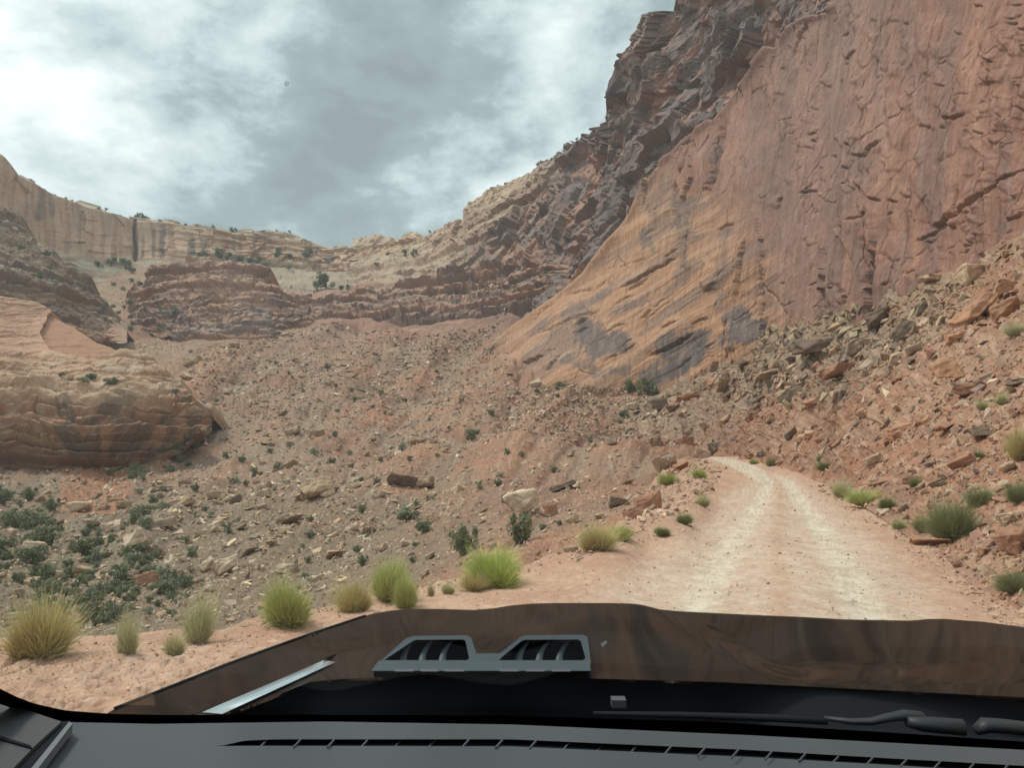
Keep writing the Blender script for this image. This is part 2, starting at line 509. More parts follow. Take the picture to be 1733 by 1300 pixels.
# the rolled rim along the ridge
dr, tr = poly_dist(px, py, RIDGE[:16])
d += .7 * np.exp(-((dr - 9) / 6) ** 2) - 2.0 * np.exp(-(dr / 4) ** 2)
fr1, fr2, frr = worley(np.stack([P[..., 0] / 5, P[..., 1] / 5, P[..., 2] / 7], -1), 66)
rimz = np.exp(-(dr / 26) ** 2) * sstep(420, 250, py)
d += rimz * 2.0 * (frr - .5)
s.displace(d)
nv = fbm(np.stack([px / 60, py / 60, 0 * px], -1), 5, 71)
streak = fbm(np.stack([px / 13 + nv * .6, py / 330, 0 * px], -1), 4, 81)
streak2 = fbm(np.stack([px / 40 + nv * .5, py / 420, 0 * px], -1), 3, 85)
xb = fbm(np.stack([al / 260, ac / 9, 0 * al], -1), 5, 91)
c = solid(REDFACE, px)
c = mixc(c, (.365, .195, .138), sstep(-.1, .5, streak2))
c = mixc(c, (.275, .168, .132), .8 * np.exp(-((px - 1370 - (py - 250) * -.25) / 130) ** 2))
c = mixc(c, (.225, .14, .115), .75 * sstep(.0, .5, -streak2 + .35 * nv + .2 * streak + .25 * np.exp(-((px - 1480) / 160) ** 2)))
c = mixc(c, (.38, .24, .18), .45 * sstep(.1, .5, streak))
c = mixc(c, (.27, .175, .15), .45 * sstep(.1, .4, xb) * sstep(1700, 1450, px))
oc = mixc((.48, .275, .168), (.39, .22, .14), sstep(-.2, .4, xb + .5 * nv))
oc = mixc(oc, (.25, .175, .14), .7 * sstep(.08, .3, fbm(np.stack([al / 300, ac / 34, 0 * al], -1), 4, 92)))
oc = mixc(oc, (.51, .33, .22), .6 * sstep(.1, .5, fs + .3 * nv))
c = mixc(c, oc, orange)
# desert varnish on the slab, with ragged edges
rag = 30 * fbm(np.stack([al / 60, ac / 22, 0 * px], -1), 6, 101, gain=.62) + 10 * fbm(np.stack([px / 9, py / 40, 0 * px], -1), 4, 102)
vn = np.zeros_like(px)
for pts, w, k in (([(985, 560), (1015, 585), (1050, 580)], 24, .85), ([(1130, 590), (1185, 575), (1180, 610), (1120, 635)], 22, .9), ([(1250, 540), (1285, 570)], 26, .9), ([(1090, 640), (1140, 600)], 12, .8), ([(1260, 545), (1240, 575)], 20, .85),
                  ([(1100, 345), (1125, 320), (1165, 350)], 22, .5), ([(900, 560), (1000, 510), (1130, 440), (1200, 390)], 7, .55), ([(1040, 520), (1120, 500), (1200, 430)], 9, .45), ([(1150, 470), (1160, 400), (1150, 340)], 14, .6), ([(1225, 400), (1220, 520)], 12, .45),
                  ([(960, 610), (1000, 625), (1060, 630)], 8, .6), ([(1460, 265), (1468, 300)], 20, .3), ([(1085, 395), (1100, 420)], 10, .6), ([(1200, 300), (1215, 250)], 10, .5)):
    dd, _ = poly_dist(px, py, pts)
    vn = np.maximum(vn, k * sstep(6, -4, dd - w + rag * .8 + 4))
c = mixc(c, mixc((.13, .112, .11), (.21, .165, .145), sstep(-.2, .5, fbm(np.stack([px / 9, py / 50, 0 * px], -1), 4, 103))), vn)
c = mixc(c, PURP, .6 * rimz) * .92
s.col = c
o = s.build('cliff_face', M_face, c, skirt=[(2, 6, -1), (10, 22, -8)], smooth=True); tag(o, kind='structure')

# ---------- upper dark fractured cliff behind the slab
C2 = Sheet([(600, 500, 320), (600, 405, 455), (640, 400, 425), (560, 520, 325), (700, 545, 280), (800, 525, 262), (900, 500, 226), (981, 458, 199), (1055, 364, 184), (1106, 275, 174), (1207, 195, 153), (1296, 80, 138), (1393, 0, 124),
            (1150, 0, 172), (1075, 100, 205), (1030, 200, 226), (1005, 225, 248), (900, 280, 296), (790, 345, 345), (700, 395, 402), (740, 388, 378), (660, 430, 400), (700, 445, 360), (800, 400, 318), (850, 420, 285), (760, 470, 300), (680, 500, 290),
            (1000, 350, 215), (1100, 150, 192), (900, 400, 262), (1500, -100, 108), (1500, -350, 120), (1300, -200, 150), (1700, -420, 90)],
           596, 1700, [p for p in SKY if p[0] > 590], [(596, 545), (700, 575), (800, 600), (900, 570), (981, 500), (1055, 410), (1106, 330), (1207, 245), (1296, 130), (1393, 60), (1500, -20), (1600, -200), (1700, -250)], 2.0)
s = C2
P, px, py = s.P, s.px, s.py
lowf = fbm(P / 40, 3, 111)
st = Strata(-10, 140, 1.2, 3.6, 5); st2 = Strata(-10, 140, 4, 9, 6)
zz = P[..., 2] + 3 * lowf + 1.0 * fbm(P / 7, 3, 112)
a1, c1_ = st(zz); a2, c2_ = st2(zz)
wp = P + 2.5 * np.stack([fbm(P / 8, 2, 116), fbm(P / 8, 2, 117), fbm(P / 8, 2, 118)], -1)
wf, wr = facet(np.stack([wp[..., 0] / 6.5, wp[..., 1] / 8, zz / 5], -1), 113)
vf, vr = facet(np.stack([wp[..., 0] / 13, wp[..., 1] / 16, zz / 10.0], -1), 114)
uf, ur = facet(np.stack([P[..., 0] / 2.0, P[..., 1] / 2.4, zz / 1.3], -1), 115)
frac = sstep(700, 1000, px)                      # blocky fracturing grows to the right
d = 3.2 * lowf + (.8 - .55 * frac) * a1 * 1.0 + 1.2 * a2 * (1 - .6 * frac)
d += (.4 + .6 * frac) * wf + (.8 + 1.1 * frac) * vf + (.15 + .1 * frac) * uf
d += 3.5 * np.exp(-(((px - 1098) / 34) ** 2 + ((py - 85) / 48) ** 2)) - 4 * np.exp(-((poly_dist(px, py, [(1142, 5), (1140, 40), (1135, 75)])[0]) / 4) ** 2)
s.displace(d)
nrm = s.true_normals()
upn = nrm[..., 2]
rimd = py - np.interp(px, [p[0] for p in SKY], [p[1] for p in SKY])
c = mixc((.31, .195, .155), (.245, .16, .135), sstep(-.4, .5, c1_))
c = mixc(c, (.38, .22, .16), sstep(.1, .8, c2_) * .7)
vmask = sstep(.2, .5, wr * .35 + vr * .55 + .45 * fbm(P / 9, 3, 121)) * sstep(680, 860, px)
c = mixc(c, (.16, .138, .132), .8 * vmask)
c = mixc(c, (.29, .16, .125), .8 * sstep(.78, .9, ur) * (1 - .3 * frac))
c = mixc(c, (.34, .205, .15), .85 * sstep(.7, .9, wr) * (1 - vmask))
# pale sandstone along the rim, the purple beds under it
pale = sstep(1000, 850, px) * sstep(0, 1, (70 + 20 * lowf + (900 - px) * .05 - rimd) / 22)
c = mixc(c, mixc(PALE, (.36, .24, .175), sstep(-.3, .4, c1_ + .5 * lowf)), pale * .9)
kn = np.exp(-(((px - 1098) / 34) ** 2 + ((py - 75) / 42) ** 2) ** 2)
c = mixc(c, (.30, .20, .165), kn * .8)
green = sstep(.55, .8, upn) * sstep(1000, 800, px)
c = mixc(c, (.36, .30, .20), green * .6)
redlow = sstep(0, 1, (py - (470 + (px - 600) * .12)) / 40) * sstep(900, 820, px)
c = mixc(c, (.28, .15, .11), redlow * .6)
s.col = c
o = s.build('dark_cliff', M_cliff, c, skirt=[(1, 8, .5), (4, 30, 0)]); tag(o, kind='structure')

# ---------- far rim cliff
C3 = Sheet([(50, 430, 328), (230, 440, 360), (400, 445, 388), (560, 455, 405), (700, 445, 385), (0, 250, 318), (100, 315, 347), (230, 358, 372), (400, 380, 400), (560, 405, 418), (700, 395, 397), (780, 372, 396), (780, 440, 390), (0, 400, 312), (-320, 130, 235), (-320, 430, 225),
            (230, 480, 345), (400, 490, 365), (560, 500, 378), (0, 470, 302)],
           -320, 780, [p for p in SKY if p[0] < 786], [(-320, 480), (0, 480), (230, 485), (720, 490)], 2.0)
s = C3
P, px, py = s.P, s.px, s.py
lowf = fbm(P / 45, 3, 131)
zz = P[..., 2] + 4 * lowf
st = Strata(40, 180, 2, 6, 8)
a1, c1_ = st(zz, .3)
wf, wr = facet(np.stack([P[..., 0] / 10, P[..., 1] / 10, zz / 24], -1), 132, 1.0)
foot = curve([(-320, 430), (0, 428), (110, 430), (230, 440), (330, 437), (480, 452), (600, 470), (720, 445)])(px)
wall = sstep(6, -6, py - foot)
rough = sstep(230, 420, px)
d = wall * (3.2 * lowf + (.15 + 1.5 * rough) * a1 + (.6 + .9 * rough) * wf) + .35 * fbm(P / 5, 3, 133)
uf, ur = facet(np.stack([P[..., 0] / 5, P[..., 1] / 5, zz / 3], -1), 134)
d += (.15 + .35 * rough) * uf
rimd = py - np.interp(px, [p[0] for p in SKY], [p[1] for p in SKY])
d += -6 * sstep(16, 0, rimd) * (.5 + wr)
d -= 3.0 * np.exp(-((px - 229) / 4) ** 2) * sstep(360, 375, py) * wall
s.displace(d)
nv = fbm(np.stack([px / 40, py / 40, 0 * px], -1), 4, 135)
strk = fbm(np.stack([px / 9 + nv * .5, py / 160, 0 * px], -1), 4, 136)
bed = fbm(np.stack([px / 200, py / 7, 0 * px], -1), 4, 137)
c = mixc((.46, .30, .20), (.34, .195, .135), sstep(-.15, .4, strk))
c = mixc(c, (.47, .35, .25), (.25 + .4 * rough) * sstep(.0, .35, bed))
c = mixc(c, (.47, .38, .285), .8 * sstep(24, 4, rimd + 10 * nv))
dk = np.zeros_like(px)
for x, y0, y1, w, k in ((229, 362, 445, 4, .95), (262, 385, 436, 4, .6), (277, 375, 436, 4.5, .7), (325, 400, 436, 6, .75), (242, 395, 436, 3, .45), (72, 315, 370, 9, .5), (88, 320, 365, 5, .45), (345, 405, 440, 7, .5), (185, 360, 400, 8, .3), (560, 430, 452, 9, .75), (602, 430, 450, 12, .35), (130, 335, 390, 10, .25), (440, 395, 412, 12, .4), (395, 400, 440, 4, .4), (50, 345, 420, 5, .25)):
    dk = np.maximum(dk, k * sstep(1.2, .5, np.abs(px - x - 5 * nv - (py - y0) * -.02) / w) * sstep(y0 - 6, y0 + 6, py) * sstep(y1 + 8, y1 - 4, py))
c = mixc(c, (.10, .085, .082), dk)
ben = 1 - wall
c = mixc(c, mixc((.33, .225, .16), (.42, .365, .265), sstep(-.2, .3, fbm(np.stack([px / 60, py / 14, 0 * px], -1), 4, 138))), ben)
s.col = c
o = s.build('rim_cliff', M_cliff, c, skirt=[(-8, 8, .2), (-40, 40, -2)]); tag(o, kind='structure')

# ---------- bowl of talus across the canyon
C4CTRL = [(-250, 1240, 19), (0, 1210, 20), (300, 1200, 20), (600, 1130, 21), (900, 1040, 23), (-250, 1150, 28), (0, 1080, 38), (250, 1060, 39), (440, 1040, 40), (700, 980, 37), (850, 930, 35), (1000, 900, 37), (1080, 850, 46), (1150, 790, 82), (1250, 790, 95),
          (-250, 900, 66), (0, 900, 76), (200, 900, 72), (400, 900, 69), (600, 900, 60), (800, 880, 51), (-250, 830, 95), (0, 830, 109), (200, 800, 118), (400, 800, 108), (600, 800, 97), (800, 800, 86), (1000, 790, 85),
          (600, 750, 124), (820, 750, 116), (1000, 762, 108), (1150, 766, 107), (330, 720, 152), (330, 650, 180), (500, 650, 184), (700, 650, 181), (850, 640, 170), (1000, 690, 146), (1100, 672, 147), (1150, 700, 127), (1250, 700, 106), (1250, 640, 128),
          (300, 560, 245), (500, 570, 243), (700, 570, 233), (830, 600, 207), (550, 500, 312), (250, 500, 300), (700, 520, 270), (800, 490, 268), (900, 500, 243), (200, 445, 366), (400, 445, 394), (560, 455, 410), (700, 435, 398),
          (0, 650, 215), (0, 500, 300), (-250, 650, 190), (-250, 500, 260), (950, 560, 215), (1100, 600, 175)]
C4 = Sheet(C4CTRL, -250, 1260, [(-250, 470), (150, 452), (240, 446), (600, 452), (700, 450), (760, 480), (830, 500), (900, 520), (1000, 570), (1100, 600), (1260, 600)],
           [(-250, 1230), (0, 1210), (300, 1200), (440, 1160), (700, 1110), (1000, 1010), (1150, 870), (1260, 840)], 2.0)
s = C4
P, px, py = s.P, s.px, s.py
sc = s.D / 100.0
d = 2.6 * np.minimum(sc, 1.6) * fbm(P / 30, 3, 141) + .6 * np.minimum(sc, 1.6) * fbm(P / 9, 3, 142)
S2 = np.stack([px, py * 1.35, 0 * px], -1)          # grain of the scree: finer near, coarser far
g1, g2, gr = worley(S2 / 9, 143)
h1, h2, hr = worley(S2 / 4.6, 144)
d += sc * (.22 * np.clip(.55 - g1, 0, 1) * (gr > .45) + .11 * np.clip(.5 - h1, 0, 1) * (hr > .3) + .08 * fbm(S2 / 12, 3, 148))
cb, sb = math.cos(math.radians(-38)), math.sin(math.radians(-38))
chl, chc = px * cb + py * sb, -px * sb + py * cb
chute = fbm(np.stack([chl / 420 + .15 * fbm(S2 / 60, 2, 149), chc / 62, 0 * px], -1), 4, 150)
d += 1.7 * np.minimum(sc, 1.8) * chute * sstep(520, 620, py)
# strata ledges on upper slopes
st = Strata(-30, 120, 1.5, 4, 12)
zz = P[..., 2] + 2.5 * fbm(P / 25, 3, 145)
a1, c1_ = st(zz)
led = sstep(0, 1, (560 + 14 * fbm(P / 30, 2, 146) - py) / 30) * sstep(420, 520, px) * sstep(930, 860, px)
kf, kr = facet(np.stack([P[..., 0] / 7, P[..., 1] / 7, zz / 2.2], -1), 147)
d += led * (.8 * a1 + .4 * kf)
# gully cut under the slab; debris chute
for pts, w, dep in (([(885, 615), (880, 650), (862, 680), (845, 715)], 11, 1.1), ([(905, 690), (930, 665), (955, 645)], 7, 1.2), ([(700, 580), (640, 640), (560, 680)], 16, .7), ([(760, 600), (700, 680), (640, 740)], 14, .6)):
    dd, _ = poly_dist(px, py, pts); d -= dep * np.exp(-(dd / w) ** 2)
# the lower switchback: a bench cut in the slope
SWB = [(560, 735), (660, 742), (760, 744), (820, 743), (880, 752), (950, 762), (1050, 764), (1150, 766), (1200, 768)]
SWB2 = [(470, 575), (560, 566), (640, 562), (720, 556), (800, 545)]
dd, tb = poly_dist(px, py, SWB)
ysw = curve(SWB)(px)
bank = np.exp(-((py - ysw + 9) / 7) ** 2) * sstep(600, 800, px)
d -= 2.0 * bank
s.displace(d)
road2 = sstep(3.4, 1.6, np.abs(py - ysw - 1)) * sstep(640, 800, px)
dd2, _ = poly_dist(px, py, SWB2); road3 = sstep(2.4, 1.0, dd2)
nv = fbm(P / 16, 4, 151); nf = fbm(S2 / 14, 4, 152)
c = mixc((.275, .152, .10), (.30, .19, .128), sstep(-.35, .35, nv))
c = mixc(c, (.345, .19, .118), .6 * sstep(.1, .45, chute)); c = mixc(c, (.25, .195, .14), .6 * sstep(-.05, -.4, chute))
c = mixc(c, np.array((.20, .135, .10)), .35 * (hr < .25))
c = mixc(c, (.255, .195, .138), .7 * sstep(0, .4, fbm(P / 11, 4, 153) + .25 * nf) * sstep(820, 600, px))
c = mixc(c, (.205, .158, .108), .75 * sstep(760, 900, py) * sstep(900, 620, px))
c = mixc(c, (.36, .18, .11), .65 * sstep(.05, .45, fbm(P / 14, 3, 154)) * sstep(420, 620, px))
c = mixc(c, (.27, .15, .115), .7 * sstep(600, 540, py) * sstep(400, 500, px))
c = mixc(c, mixc((.31, .175, .13), (.15, .10, .095), sstep(-.3, .5, c1_)), led * .85)
c = mixc(c, (.26, .135, .10), .45 * np.exp(-(poly_dist(px, py, [(885, 615), (880, 650), (862, 680), (845, 715)])[0] / 13) ** 2))
c = mixc(c, (.36, .17, .10), .8 * inside(px + 18 * nf, py + 14 * nv, [(110, 790), (215, 790), (225, 830), (185, 870), (100, 860)]))
vg = sstep(.0, .35, fbm(P / 9, 4, 155)) * sstep(600, 450, py + (px - 200) * .4) * (px < 330)
c = mixc(c, (.26, .22, .14), vg * .75)
c = mixc(c, (.36, .30, .215), .7 * sstep(510, 470, py + 18 * nv) * sstep(380, 480, px))
c = mixc(c, (.19, .175, .105), .55 * sstep(830, 940, py) * sstep(330, 120, px) * sstep(-.2, .3, nf))
spk = np.maximum((gr > .8) * (g1 < .36), (hr > .86) * (h1 < .36))
c = mixc(c, (.46, .37, .29), .25 * spk)
c = mixc(c, (.47, .34, .25), np.maximum(road2 * .9, road3 * .4)) * (1 - .13 * sstep(700, 860, py)[..., None])
s.col = c
o = s.build('talus_slope', M_talus, c); tag(o, kind='structure')

# ---------- banded red ledges wrapping round the head of the bowl
C8 = Sheet([(430, 500, 286), (560, 500, 290), (640, 500, 278), (700, 500, 266), (800, 480, 262), (900, 460, 240), (980, 440, 214), (430, 565, 252), (560, 560, 256), (700, 562, 236), (800, 552, 228), (900, 520, 216), (980, 490, 200)],
           425, 975, [(425, 520), (470, 508), (520, 500), (560, 496), (620, 488), (700, 476), (780, 462), (860, 448), (930, 440), (975, 440)],
           [(425, 570), (560, 578), (700, 580), (800, 568), (900, 532), (975, 500)], 1.8)
s = C8
P, px, py = s.P, s.px, s.py
lowf = fbm(P / 22, 3, 221)
zz = P[..., 2] + 2.0 * lowf + .5 * fbm(P / 5, 3, 222)
a1, c1_ = Strata(20, 110, .8, 2.2, 52)(zz, .12)
a2, c2_ = Strata(20, 110, 3, 7, 53)(zz, .12)
wf, wr = facet(np.stack([P[..., 0] / 7, P[..., 1] / 7, zz / 1.8], -1), 223)
uf, ur = facet(np.stack([P[..., 0] / 3, P[..., 1] / 3, zz / 1.2], -1), 224)
ed = sstep(425, 470, px) * sstep(975, 930, px)
d = -1.5 + ed * (2.5 * lowf + 1.5 * a1 + 2.2 * a2 + .8 * wf + .35 * uf)
s.displace(d)
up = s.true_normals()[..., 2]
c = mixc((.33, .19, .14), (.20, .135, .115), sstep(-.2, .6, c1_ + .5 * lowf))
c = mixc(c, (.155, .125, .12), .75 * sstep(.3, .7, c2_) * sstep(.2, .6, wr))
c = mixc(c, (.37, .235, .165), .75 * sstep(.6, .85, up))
c = mixc(c, (.35, .19, .13), .5 * sstep(535, 565, py + 8 * lowf))
s.col = c
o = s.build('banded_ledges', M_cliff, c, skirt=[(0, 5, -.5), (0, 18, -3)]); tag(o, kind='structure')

# ---------- red butte in the middle of the bowl
C5 = Sheet([(215, 500, 280), (260, 462, 282), (340, 440, 282), (400, 450, 280), (450, 468, 278), (480, 520, 268), (540, 550, 266), (300, 560, 244), (350, 580, 236), (450, 575, 240), (215, 570, 254), (560, 575, 256), (580, 570, 262), (350, 500, 258), (430, 510, 258), (350, 620, 222), (500, 620, 240)],
           205, 580, [(205, 515), (235, 482), (262, 462), (300, 452), (330, 440), (345, 443), (400, 452), (430, 455), (452, 468), (462, 490), (478, 515), (510, 540), (580, 566)],
           [(205, 560), (280, 575), (350, 590), (480, 590), (580, 572)], 1.8)
s = C5
P, px, py = s.P, s.px, s.py
lowf = fbm(P / 14, 3, 161)
zz = P[..., 2] + 1.5 * lowf
a1, c1_ = Strata(20, 110, 1.0, 3.2, 22)(zz)
a2, c2_ = Strata(20, 110, 4, 8, 23)(zz)
wf, wr = facet(np.stack([P[..., 0] / 6, P[..., 1] / 6, zz / 2.5], -1), 162)
uf, ur = facet(np.stack([P[..., 0] / 2.5, P[..., 1] / 2.5, zz / 1.1], -1), 164)
ed = sstep(205, 240, px) * sstep(580, 520, px)
d = ed * (2.5 * lowf + 1.5 * a1 + 2.0 * a2 + .6 * wf + .3 * uf) + .15 * fbm(P / 1.5, 3, 163)
s.displace(d)
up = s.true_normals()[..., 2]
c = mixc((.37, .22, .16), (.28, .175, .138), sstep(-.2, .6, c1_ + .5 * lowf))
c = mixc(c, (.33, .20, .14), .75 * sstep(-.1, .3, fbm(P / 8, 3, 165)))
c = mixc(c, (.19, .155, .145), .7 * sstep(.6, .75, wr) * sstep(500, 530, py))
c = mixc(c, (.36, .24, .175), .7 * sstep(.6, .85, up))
c = mixc(c, (.40, .30, .205), .8 * sstep(458, 446, py + 4 * lowf))
s.col = c
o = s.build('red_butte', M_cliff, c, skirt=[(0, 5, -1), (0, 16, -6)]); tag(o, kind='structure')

# ---------- dark ledgy cliff at the left
C6 = Sheet([(-320, 200, 165), (-320, 520, 145), (0, 335, 232), (80, 410, 242), (180, 530, 236), (0, 520, 192), (100, 560, 202), (200, 600, 206), (40, 450, 214), (110, 490, 222), (-320, 620, 140), (0, 600, 184)],
           -320, 215, [(-320, 215), (-100, 300), (0, 335), (20, 350), (34, 372), (80, 408), (100, 436), (122, 452), (150, 478), (172, 500), (182, 530), (215, 560)],
           [(-320, 600), (0, 600), (120, 590), (215, 580)], 1.9)
s = C6
P, px, py = s.P, s.px, s.py
lowf = fbm(P / 16, 3, 171)
zz = P[..., 2] + 2 * lowf + P[..., 0] * .06
a1, c1_ = Strata(0, 140, 1.0, 2.8, 32)(zz)
wf, wr = facet(np.stack([P[..., 0] / 5, P[..., 1] / 5, zz / 2.2], -1), 172)
vf, vr = facet(np.stack([P[..., 0] / 2, P[..., 1] / 2, zz / .9], -1), 173)
d = 2.4 * lowf + 1.9 * a1 + .7 * wf + .3 * vf
d *= sstep(215, 175, px)
s.displace(d)
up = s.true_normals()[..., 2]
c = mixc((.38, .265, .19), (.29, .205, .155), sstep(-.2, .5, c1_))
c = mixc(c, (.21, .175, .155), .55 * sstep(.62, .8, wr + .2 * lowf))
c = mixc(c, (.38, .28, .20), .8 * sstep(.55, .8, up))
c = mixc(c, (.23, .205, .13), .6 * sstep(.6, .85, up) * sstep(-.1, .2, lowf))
c = mixc(c, (.33, .19, .13), .7 * sstep(520, 560, py))
s.col = c
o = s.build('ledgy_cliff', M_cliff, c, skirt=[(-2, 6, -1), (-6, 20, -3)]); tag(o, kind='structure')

# ---------- pale sandstone bench at the left
C7 = Sheet([(-320, 800, 92), (-320, 500, 125), (0, 800, 112), (150, 790, 115), (250, 775, 121), (330, 725, 134), (0, 720, 116), (0, 660, 124), (0, 600, 137), (0, 505, 158), (150, 620, 143), (245, 605, 152), (300, 645, 150), (150, 700, 122), (150, 670, 130), (80, 550, 165), (0, 850, 110), (150, 850, 114), (280, 690, 134)],
           -320, 352, [(-320, 470), (0, 498), (60, 512), (90, 530), (150, 565), (200, 588), (245, 598), (285, 628), (306, 660), (330, 695), (345, 715), (352, 725)],
           [(-320, 870), (0, 850), (100, 826), (180, 800), (250, 790), (300, 775), (352, 740)], 1.8)
s = C7
P, px, py = s.P, s.px, s.py
lowf = fbm(P / 12, 3, 181)
zz = py + 5 * lowf + 3 * fbm(P / 3, 3, 182) - (px - 150) * .05       # bedding dips gently to the right, read off the face
a1, c1_ = Strata(480, 900, 4, 11, 42)(zz, .1)
w1, w2, wr = worley(np.stack([P[..., 0] / 4, P[..., 1] / 4, P[..., 2] / 1.6], -1), 183)
ledges = sstep(585, 610, py + (px - 100) * .05)
soil = inside(px + 10 * lowf, py + 8 * lowf, [(82, 535), (70, 568), (84, 590), (150, 606), (205, 598), (260, 560), (150, 500)])
d = .9 * lowf + ledges * (1.7 * a1 * (.55 + .45 * sstep(-.2, .3, fbm(P / 9, 2, 189))) + .35 * (wr - .5) + .5 * fbm(P / 3.5, 3, 190)) + .1 * fbm(P / .8, 3, 184) + (1 - ledges) * .2 * terrace(2.0 * fbm(np.stack([px / 120, py / 12, 0 * px], -1), 3, 185), .5)
bf, brr = facet(np.stack([P[..., 0] / 4.5, P[..., 1] / 4.5, zz / 14], -1), 188, 1.2)
d += .42 * bf * sstep(585, 620, zz) * (.45 + .55 * sstep(680, 700, zz))
for zl, wl in ((598, 2), (612, 2.5), (627, 2), (641, 2.5), (655, 2), (668, 3), (681, 2.5), (706, 2.5), (716, 2), (737, 2.5), (745, 2), (760, 2.5)):
    d -= 1.1 * np.exp(-((zz + 3 * fbm(np.stack([px / 70, py / 40, 0 * px + zl], -1), 2, 191) - zl) / wl) ** 2) * sstep(-.25, .15, fbm(np.stack([px / 60, 0 * px + zl, 0 * px], -1), 2, 192)) * ledges
d += (1.6 + 1.5 * a1) * sstep(690, 700, zz) * sstep(778, 768, zz)        # the thick bed that overhangs
d -= 2.2 * sstep(768, 780, zz)
d -= 1.2 * np.exp(-((zz - 727) / 3) ** 2) + .8 * np.exp(-((zz - 752) / 2.5) ** 2) + 1.0 * np.exp(-((zz - 690) / 4) ** 2)
d -= 1.0 * soil
s.displace(d)
nv = fbm(np.stack([px / 60, py / 18, 0 * px], -1), 4, 186)
c = mixc((.44, .29, .19), (.35, .205, .135), sstep(-.3, .4, c1_ + .4 * nv))
c = mixc(c, (.47, .28, .19), .85 * (1 - ledges) * (px < 100))
c = mixc(c, (.49, .38, .275), .6 * sstep(.1, .4, nv) * ledges)
c = mixc(c, (.18, .14, .11), .8 * sstep(-.12, .25, fbm(np.stack([px / 22, py / 30, 0 * px], -1), 4, 187) + .1) * sstep(695, 715, zz) * sstep(80, 110, px))
c = mixc(c, (.30, .16, .11), .8 * sstep(764, 775, zz))
c = mixc(c, (.33, .18, .115), .9 * soil)
c = mixc(c, (.29, .255, .165), .6 * np.exp(-((zz - 688) / 9) ** 2) * sstep(.0, .3, lowf + .1))
s.col = c
o = s.build('sandstone_bench', M_cliff, c, skirt=[(0, 5, -2), (0, 16, -12)]); tag(o, kind='structure')

# ---------- right-hand talus up to the foot of the cliff
def pz(px, py, z): return (px, py, float(plane_D(px, py, z)))
R = Sheet([(1733, 420, 56), (1733, 600, 30), (1733, 800, 14.5), (1733, 950, 9.2), pz(1733, 1040, 0), (1574, 480, 74), (1550, 600, 48), (1550, 700, 30.5), (1560, 800, 20), pz(1560, 915, 0), (1461, 537, 86), (1450, 620, 66), (1450, 700, 48), pz(1470, 858, .05), (1376, 529, 98),
           (1340, 620, 92), (1350, 700, 72), pz(1390, 812, .05), (1316, 549, 108), (1270, 783, 76), (1250, 700, 100), (1230, 650, 118), (1211, 620, 128), (1185, 766, 103), (1154, 655, 138), (1150, 700, 125), (1100, 660, 150), (1090, 766, 110), (1050, 705, 141),
           (1950, 320, 40), (2250, 240, 27), (2250, 600, 11.5), (2250, 1000, 5.4), (1950, 600, 18), (1950, 900, 7.6), (1950, 1150, 5.3), (1631, 468, 67), (1695, 436, 60)],
          1085, 2250, [(x, y - 45) for x, y in BASE], [(1085, 775), (1180, 778), (1270, 800), (1330, 806), (1380, 812), (1450, 850), (1500, 882), (1560, 925), (1640, 985), (1733, 1052), (1950, 1200), (2250, 1330)], 2.0)
s = R
P, px, py = s.P, s.px, s.py
sc = s.D / 50.0
ft = py - np.interp(px, [p[0] for p in BASE], [p[1] for p in BASE])
edge = np.interp(px, [1085, 1180, 1270, 1330, 1380, 1450, 1500, 1560, 1640, 1733, 1950], [775, 778, 800, 806, 812, 850, 882, 925, 985, 1052, 1200]) - py
d = np.clip(edge / 40, .05, 1) * (1.5 * np.clip(sc, .2, 1.6) * fbm(P / 12, 3, 191) + .5 * np.clip(sc, .2, 2) * fbm(P / 3, 4, 192))
S2 = np.stack([px, py * 1.25, 0 * px], -1)
gf, gr = facet(S2 / 26, 193, 1.2); hf, hr = facet(S2 / 10, 194, 1.2)
d += np.clip(edge / 30, .1, 1) * sc * (.055 * gf + .035 * hf + .08 * fbm(S2 / 9, 3, 195))
s.displace(d)
nv = fbm(P / 9, 4, 196); nf = fbm(S2 / 14, 4, 197)
c = mixc((.30, .15, .093), (.32, .19, .125), sstep(-.3, .4, nv + .4 * nf))
c = mixc(c, (.29, .22, .155), .75 * sstep(0, 1, (150 + 40 * nv - ft) / 80) * sstep(1640, 1480, px))
c = mixc(c, (.25, .205, .135), .55 * sstep(60, 10, ft) * sstep(-.2, .3, nf))
c = mixc(c, (.40, .27, .19), .5 * (hr > .7))
c = mixc(c, (.22, .13, .10), .4 * (gr < .2))
s.col = c
o = s.build('talus_foot', M_talus, c); tag(o, kind='structure')

